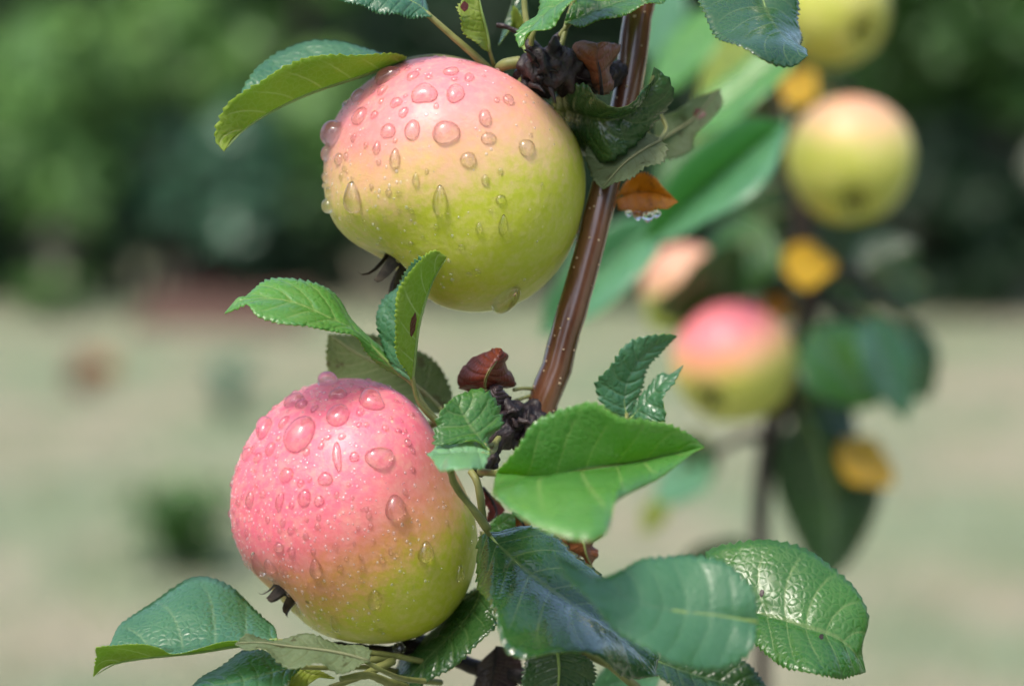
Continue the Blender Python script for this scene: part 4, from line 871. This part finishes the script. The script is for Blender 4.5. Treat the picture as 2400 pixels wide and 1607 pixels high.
bleaf((1520, 1140), (1470, 1220), 55, 'ygreen', 'ygreen', 90, label='yellow-green leaf tip over the lawn', stem=[FB(1560, 1060, 60)])
bleaf((1960, 640), (2100, 560), 150, 'dark', 'dark', 80, 10, 10, label='dark leaf below the pale apple', stem=[FB(1900, 660, 60)])
bleaf((1900, 640), (1990, 760), 110, 'dark', 'under', 60, label='dark leaf under the yellow leaf', stem=[FB(1850, 640, 40)])
bleaf((1760, 420), (1720, 560), 110, 'dark', 'dark', 60, label='dark leaf behind the stem of the far tree', stem=[FB(1820, 420, 40)])
bleaf((2120, 640), (2000, 700), 110, 'dark', 'dark', 60, label='dark leaf among the twigs over the lawn', stem=[FB(1950, 640, 60)])
bleaf((1540, 700), (1480, 740), 90, 'ygreen', 'ygreen', 50, label='yellow-green leaf beside the half hidden apple', stem=[FB(1600, 660, 60)])
# big soft leaves between the two trees
bleaf((1800, 275), (1470, 560), 165, 'mint', 'mint', 0, -44, -26, d=.93, bend=8, label='long pale blue-green leaf between the two stems', stem=[Vector(FB(1800, 260, -100)), Vector(FB(1803, 250, 40))])
bleaf((1510, 500), (1235, 770), 150, 'mint', 'mint', 0, -34, -6, d=.97, bend=10, label='pale mint leaf behind the brown stem', stem=[Vector(FB(1640, 420, -60)), Vector(FB(1800, 330, 40))])
bleaf((1830, 90), (1520, 330), 95, 'bright', 'mint', 20, -26, 6, d=.97, bend=-10, label='pale leaf above the thin spotted leaf', stem=[Vector(FB(1815, 100, 40))])
bleaf((1720, 30), (1580, 330), 90, 'ygreen', 'bright', 30, -14, 10, d=1.0, label='yellow-green leaf behind the thin spotted leaf', stem=[Vector(FB(1812, 40, 40))])
bleaf((1640, 20), (1490, 220), 110, 'bright', 'bright', 50, -20, 20, d=1.02, label='bright green leaf right of the stem top', stem=[Vector(FB(1760, -40, 0)), Vector(FB(1850, -60, 40))])
bleaf((1540, -60), (1480, 140), 110, 'mint', 'mint', 50, -20, 14, d=1.05, label='pale leaf touching the stem top', stem=[Vector(FB(1700, -100, 20)), Vector(FB(1850, -80, 40))])
bleaf((1660, 250), (1500, 470), 130, 'top', 'top', 60, 10, 10, d=1.1, label='green leaf behind the long pale blue-green leaf', stem=[Vector(FB(1790, 250, 40))])

def bapple(label, cx, cy, rr, d, axis, g1, g2, pk, og, up, lo, hi, seed, stalk_to, **kw):
    R_ = rr / .9758 * SENSOR / LENS / 2400 * d
    m = apple_material('apple_skin_%d' % seed, g1, g2, pk, og, unit(up, R_), lo, hi, .2)
    ap = build_apple(label, 'apples on the far tree', cx / .9758, cy / .9758, rr / .9758, d, axis, m, None, seed, sep_len=.1, h=.9, lobes=.02, **kw)
    tube('stalk', [ap['top'] - ap['axis'] * .004, ap['top'] + ap['axis'] * .008, stalk_to], [.0012, .0012, .0016], MT['petiole'], ap['root'], n=16)
G1, G2 = (0.42, 0.46, 0.06), (0.50, 0.53, 0.10)
bapple('blurred pale yellow-green apple with a peach top and dark eye', 1945, 370, 155, DBK, (.02, .72, -.62), G1, G2, (.66, .30, .20), (.64, .42, .20), (0, -.2, 1), .1, 1.35, 11, FB(1860, 160, 40))
bapple('blurred apple with pink cheek and grey eye', 1676, 832, 150, DBK - .01, (.45, .62, -.6), G1, G2, (.74, .17, .22), (.66, .34, .14), (-.35, -.35, 1), -.1, 1.0, 12, FB(1835, 700, 40))
bapple('blurred yellow-green apple cut by the top of the picture', 1905, 25, 140, DBK + .03, (-.5, .5, -.7), G1, G2, (.6, .40, .10), (.52, .46, .10), (-.2, -.2, 1), .7, 1.6, 13, FB(1850, -60, 40))
bapple('blurred apple half hidden by the dark curved leaf', 1575, 665, 115, DBK + .10, (.3, .8, -.3), G1, G2, (.60, .30, .20), (.54, .38, .17), (-.5, -.3, 1), -.2, 1.0, 14, FB(1700, 570, 40))

# two windfall apples on the lawn
for px, py, lab, c1, c2, sd in ((188, 915, 'rotten red-brown windfall apple on the pale lawn', (.07, .02, .012), (.11, .03, .018), 21), (205, 880, 'dark windfall apple between the two brown ones on the lawn', (.07, .03, .012), (.12, .05, .02), 23), (243, 888, 'orange-brown windfall apple on the pale lawn behind the rotten one', (.22, .09, .025), (.30, .12, .03), 22)):
    p = ground_at(px, py); R_ = .058; d = ((CM.inverted() @ (p + Vector((0, 0, R_ * .9)))).z) * -1
    q = CM.inverted() @ (p + Vector((0, 0, R_ * .85 + ground_z(p.x, p.y)))); k = SENSOR / LENS / 2400.0 * -q.z
    m = plain_material('windfall_skin_%d' % sd, c1, c2, 60.0, .45, .3, .002)
    build_apple(lab, 'windfall apples', 1200 + q.x / k, 803.5 - q.y / k, R_ / k, -q.z, (.5, .8, .3), m, None, sd, sep_len=.1)
